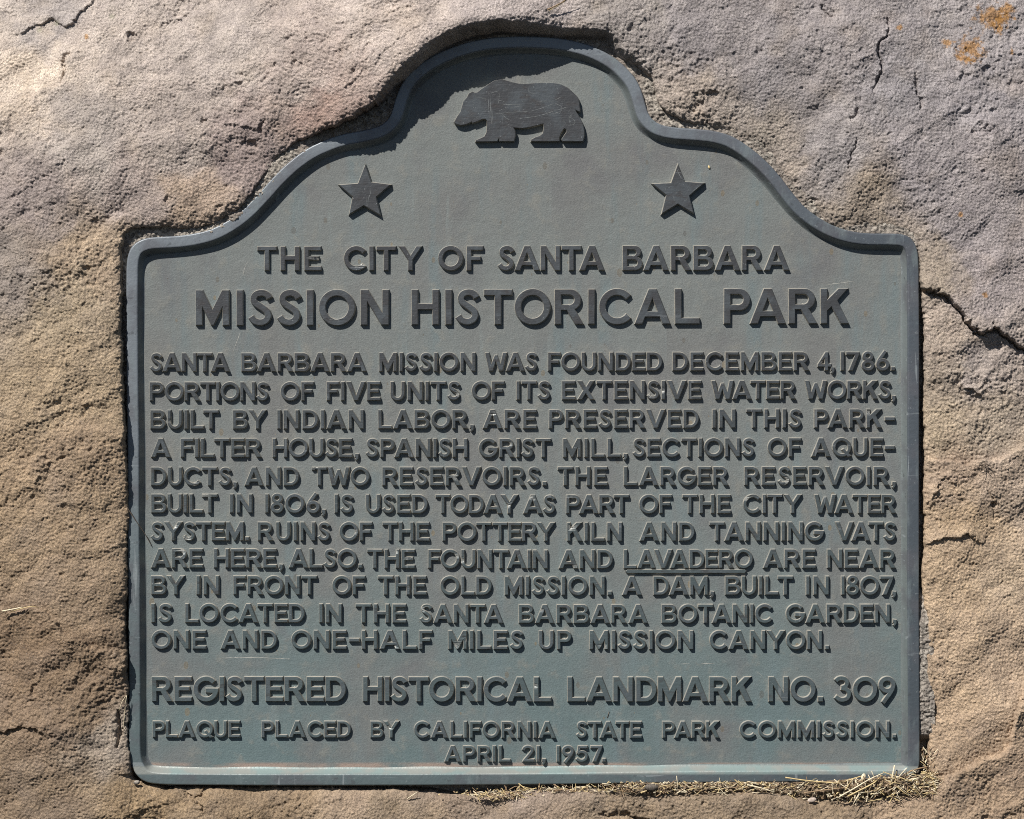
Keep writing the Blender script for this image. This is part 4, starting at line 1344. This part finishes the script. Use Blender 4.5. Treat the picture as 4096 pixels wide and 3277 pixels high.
for lab, y0, yy, hg, words in LINES:
    ks = [(OA + OA + 1080) / 2, (OB + OB + 1080) / 2, (OC + OC + 1080) / 2]
    tp = [y0 + a * K for a, _ in yy]
    bt = [y0 + b * K for _, b in yy]

    def vt(u, tp=tp, ks=ks): return float(np.interp(u, ks, tp))
    def vb(u, bt=bt, ks=ks): return float(np.interp(u, ks, bt))
    line = bpy.data.objects.new('inscription_line', None)
    line.empty_display_size = 0.02
    COL.objects.link(line)
    line.parent = plaque
    line['label'] = lab
    big = hg >= 11.5
    T, TH = (0.178, 0.158) if big else (0.158, 0.140)
    for wtxt, x0, x1 in words:
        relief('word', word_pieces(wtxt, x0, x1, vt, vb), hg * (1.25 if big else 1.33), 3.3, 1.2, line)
    o = line
    if 'LAVADERO' in lab:
        ua, ub, va = B(1760), C(850), 2286
        relief('underline', [[[(ua, va), (ua + 8, va - 6), (ub - 6, va - 7), (ub, va - 1), (ub - 6, va + 7), (ua + 8, va + 8)]]], 12, 2.2, 1.5, o)


# ------------------------------------------------------------------ dry grass, litter and small bits
def tube(V, F, MI, pts, r0, r1, mat_i, sides=6, flat=1.0):
    """bent tapering stalk through pts (metres)"""
    P = [Vector(p) for p in pts]
    st = len(V)
    n = len(P)
    for i, p in enumerate(P):
        d = (P[min(i + 1, n - 1)] - P[max(i - 1, 0)]).normalized()
        a = d.cross(Vector((0.13, 1, 0.21))).normalized()
        b = d.cross(a)
        r = r0 + (r1 - r0) * i / max(1, n - 1)
        for k in range(sides):
            an = 2 * math.pi * k / sides
            V.append(tuple(p + a * r * math.cos(an) + b * r * flat * math.sin(an)))
    for i in range(n - 1):
        for k in range(sides):
            k2 = (k + 1) % sides
            F.append((st + i * sides + k, st + i * sides + k2, st + (i + 1) * sides + k2, st + (i + 1) * sides + k))
            MI.append(mat_i)
    F.append(tuple(st + k for k in range(sides))[::-1])
    F.append(tuple(st + (n - 1) * sides + k for k in range(sides)))
    MI += [mat_i, mat_i]


MATS = [M_STRAW, M_STRAW_PALE, M_STRAW_BROWN, M_STRAW_DARK, M_DUFF]


def stalk(name, label, cat, pts, r0, r1, mi, flat=1.0, group=None):
    V, F, MI = [], [], []
    P = catmull(pts, 25, closed=False) if len(pts) > 2 else np.array([np.array(pts[0]) + (np.array(pts[1]) - np.array(pts[0])) * t for t in np.linspace(0, 1, 7)], float)
    tube(V, F, MI, [W(*p) for p in P], r0 * S, r1 * S, 0, 6, flat)
    o = link_mesh(name, V, F, [MATS[mi]], MI, None, smooth=True)
    return tag(o, label, cat, group)


# litter heap on the ledge below the plaque
rl = random.Random(5)
V, F, MI = [], [], []
# crumbly duff under the stalks
us = np.arange(2240, 3742, 9.0)
nv = 12
for i, u in enumerate(us):
    k = min(1, (u - 2240) / 300)
    heap = 1.0 if u < 3100 else 1 + .5 * min(1, (u - 3100) / 350)
    for j in range(nv):
        t = j / (nv - 1)
        v = 3122 - 28 * max(0, (u - 3150) / 590) + t * (58 + (26 if 3120 < u < 3560 else 8) * 1.0) + rl.uniform(-3, 3)
        hh = 14 + k * (34 * math.sin(math.pi * (0.18 + .72 * t)) * heap) + rl.uniform(-11, 11) - (1 - k) * 40 - 5
        if t > .92:
            hh -= 20
        if t < .05:
            hh -= 30
        V.append(W(u + rl.uniform(-3, 3), v, hh))
for i in range(len(us) - 1):
    for j in range(nv - 1):
        a = i * nv + j
        F.append((a, a + 1, a + nv + 1, a + nv))
        MI.append(4)
ends_n = 0
for _ in range(1700):
    q = rl.random()
    if q < .74:
        u = 3740 - (rl.random() ** 1.5) * 1330
        top = 3126 - 34 * max(0, (u - 3150) / 590) - (22 * rl.random() if u > 3480 else 0)
        bot = 3168 + (28 if 3130 < u < 3600 else 0)
        v = rl.uniform(top, bot)
        hh = rl.uniform(30, 52) + (18 if u > 3300 else 0)
    elif q < .86:
        u = rl.gauss(1985, 70)
        v = rl.gauss(3174, 8)
        hh = rl.uniform(38, 52)
    elif q < .93:
        u = rl.uniform(2060, 2420)
        v = rl.uniform(3143, 3166)
        hh = rl.uniform(20, 44)
    else:
        u = rl.uniform(3688, 3742)
        v = rl.uniform(2990, 3125)
        hh = rl.uniform(-10, 45)
    an = rl.gauss(0, .55) if rl.random() < .72 else rl.uniform(-1.6, 1.6)
    L = rl.choice((6, 8, 10, 13, 18, 26, 40, 64)) * rl.uniform(.7, 1.2)
    if q > .93:
        an = rl.uniform(.6, 2.4)
        L *= .8
    if .74 < q < .86:
        L *= .7
    dx, dv = math.cos(an) * L / 2, -math.sin(an) * L / 2
    tilt = rl.uniform(-.35, .35) * L
    bend = rl.uniform(-.12, .12) * L
    pts = [W(u - dx, v - dv, hh - tilt / 2), W(u + bend * .4, v + bend, hh + abs(bend)), W(u + dx, v + dv, hh + tilt / 2)]
    wd = rl.uniform(1.0, 2.3) if L > 16 else rl.uniform(1.2, 3.4)
    tube(V, F, MI, pts, wd * S, wd * rl.uniform(.3, .9) * S, rl.choices((0, 1, 2, 3), (.27, .28, .30, .15))[0], 5, rl.uniform(.35, 1))
litter = link_mesh('grass_litter', V, F, MATS, MI)
tag(litter, 'heap of chopped dry grass and duff on the stone ledge under the plaque', 'litter', None, 'stuff')

G1 = 'long dry stalks on the ledge'
stalk('straw_stalk', 'long golden stalk lying flat along the bottom rim of the plaque', 'straw', [(3138, 3106, 50), (3225, 3118, 54), (3350, 3128, 60)], 3.2, 2.0, 0, group=G1)
stalk('straw_stalk', 'golden stalk rising to the right against the lower right rim', 'straw', [(3348, 3128, 60), (3400, 3112, 58), (3446, 3099, 52)], 3.2, 2.2, 0, group=G1)
stalk('straw_stalk', 'longest pale stalk slanting steeply up to the right across the heap', 'straw', [(3350, 3180, 74), (3420, 3140, 76), (3472, 3110, 72), (3530, 3086, 60)], 3.4, 2.0, 1, group=G1)
stalk('straw_stalk', 'yellow stalk running just below the longest pale stalk', 'straw', [(3385, 3178, 70), (3440, 3150, 74), (3490, 3124, 70), (3520, 3098, 60)], 3.4, 2.4, 0, group=G1)
stalk('straw_stalk', 'short stout stalk standing upright before the lower right rim', 'straw', [(3560, 3124, 60), (3566, 3090, 56), (3574, 3057, 50)], 4.2, 3.0, 1, group=G1)
stalk('straw_stalk', 'grey-brown stalk leaning out of the lower right corner gap', 'straw', [(3595, 3108, 48), (3640, 3080, 46), (3710, 3064, 36)], 3.6, 2.4, 2, group=G1)
stalk('straw_stalk', 'pale flat stalk at the right end of the heap', 'straw', [(3614, 3116, 62), (3660, 3108, 64), (3694, 3102, 60)], 4.0, 3.0, 1, .5, group=G1)
stalk('straw_stalk', 'pale stalk drooping over the lip of the ledge left of the heap', 'straw', [(2985, 3134, 58), (3040, 3146, 64), (3094, 3163, 62)], 3.2, 1.6, 1, group=G1)
stalk('straw_stalk', 'stem hanging down over the ledge lip below the heap', 'straw', [(3430, 3168, 72), (3416, 3188, 82), (3404, 3206, 90)], 3.2, 1.4, 1, group=G1)
stalk('straw_stalk', 'brown stalk lying level in the middle of the heap', 'straw', [(3210, 3166, 66), (3290, 3154, 68), (3400, 3142, 66)], 3.0, 2.2, 2, group=G1)
stalk('straw_stalk', 'forked-looking pale stalk on the stone lip at bottom centre', 'straw', [(1630, 3192, 46), (1650, 3178, 50), (1668, 3165, 52)], 2.6, 1.6, 1, group=G1)
stalk('straw_stalk', 'straight pale straw lying on the small ledge at the far left', 'straw', [(26, 2438, 118), (70, 2430, 122), (108, 2422, 122)], 2.8, 2.2, 1)
stalk('straw_stalk', 'curled straw arching over the small ledge at the far left', 'straw', [(60, 2440, 116), (110, 2426, 124), (150, 2418, 124), (172, 2424, 118)], 2.2, 1.4, 0)
stalk('pine_needle', 'brown pine needle lying on the grey stone above the plaque', 'pine needle', [(2188, 56, 138), (2240, 30, 134), (2290, -4, 128)], 2.6, 1.6, 2)
stalk('pine_needle', 'thin orange needle lying beside the brown needle above the plaque', 'pine needle', [(2194, 60, 136), (2250, 28, 132), (2282, 2, 128)], 1.6, 1.0, 0)
stalk('grass_stem', 'thin dark stem leaning across the left rim of the plaque', 'stem', [(498, 2000, 66), (540, 2070, 52), (576, 2128, 24), (606, 2186, 4)], 1.9, 1.2, 3)
stalk('grass_stem', 'wispy pale stem sticking out of the gap at lower left', 'stem', [(484, 2838, 70), (497, 2800, 78), (512, 2776, 66)], 1.6, .8, 1)
stalk('grass_stem', 'thin pale stem trailing down the gap at lower left', 'stem', [(512, 2778, 60), (506, 2840, 62), (500, 2900, 60), (498, 2930, 50)], 1.3, .8, 1)
stalk('hair', 'dark bristle stuck to the plate above the word STATE', 'bristle', [(2430, 2873, 1.5), (2434, 2858, 2.5), (2437, 2847, 2.5)], 1.3, .8, 3)

# husk and pods
def pebble(name, label, cat, u, v, hh, ru, rv, rh, mat, rot=0.0, ridge=0.0):
    V, F = [], []
    nu_, nv_ = 14, 9
    for j in range(nv_ + 1):
        th = math.pi * j / nv_
        for i in range(nu_):
            ph = 2 * math.pi * i / nu_
            k = 1 + ridge * math.cos(ph * 5) + .06 * math.sin(ph * 3 + th * 4)
            x, y, z = math.cos(th), math.sin(th) * math.cos(ph) * k, math.sin(th) * math.sin(ph) * k
            x, y = x * ru, y * rv
            xr, yr = x * math.cos(rot) - y * math.sin(rot), x * math.sin(rot) + y * math.cos(rot)
            V.append(W(u + xr, v - yr, hh + z * rh))
    for j in range(nv_):
        for i in range(nu_):
            i2 = (i + 1) % nu_
            F.append((j * nu_ + i, j * nu_ + i2, (j + 1) * nu_ + i2, (j + 1) * nu_ + i))
    o = link_mesh(name, V, F, [mat], None, None, smooth=True)
    return tag(o, label, cat)


pebble('seed_pod', 'dark wrinkled seed pod lying in the straw near bottom centre', 'seed pod', 2604, 3146, 44, 29, 14, 14, plain('pod_brown', (.10, .085, .07), .8, .4, 500), 0.0, .06)
pebble('seed_husk', 'tiny straw-coloured husk stuck to the plate beside the right star', 'husk', 2837, 668, 3, 4.2, 7.0, 3.2, M_STRAW, .25)
pebble('seed_husk', 'white papery husk standing before the lower right rim', 'husk', 3448, 3102, 62, 9, 14, 4, M_STRAW_PALE, -.35)
pebble('seed_husk', 'pale flat husk lying on the ledge lip below the heap', 'husk', 3243, 3194, 60, 18, 10, 5, plain('husk_grey', (.46, .38, .32), .8), .2)
pebble('stone_chip', 'small pale stone chip resting in the gap at bottom left', 'stone chip', 551, 3126, 48, 13, 9, 9, M_MORTAR, .2)
pebble('stone_chip', 'pale stone chip lodged under the bottom rim left of centre', 'stone chip', 2446, 3164, 34, 10, 6, 7, M_MORTAR, .1)

# rooty weed on the right-hand stone
V, F, MI = [], [], []
for pts in ([(3935, 1852, 40), (3932, 1880, 46), (3930, 1915, 44)], [(3932, 1858, 42), (3945, 1876, 46), (3962, 1900, 42)], [(3934, 1862, 42), (3918, 1872, 46), (3902, 1864, 44)], [(3938, 1855, 42), (3955, 1862, 46), (3968, 1890, 42)]):
    tube(V, F, MI, [W(*p) for p in catmull(pts, 8, closed=False)], 1.8 * S, .8 * S, 0, 5)
weed = link_mesh('dry_weed', V, F, [M_STRAW_DARK], MI)
tag(weed, 'small dead rooty weed clinging to the stone right of the plaque', 'weed')
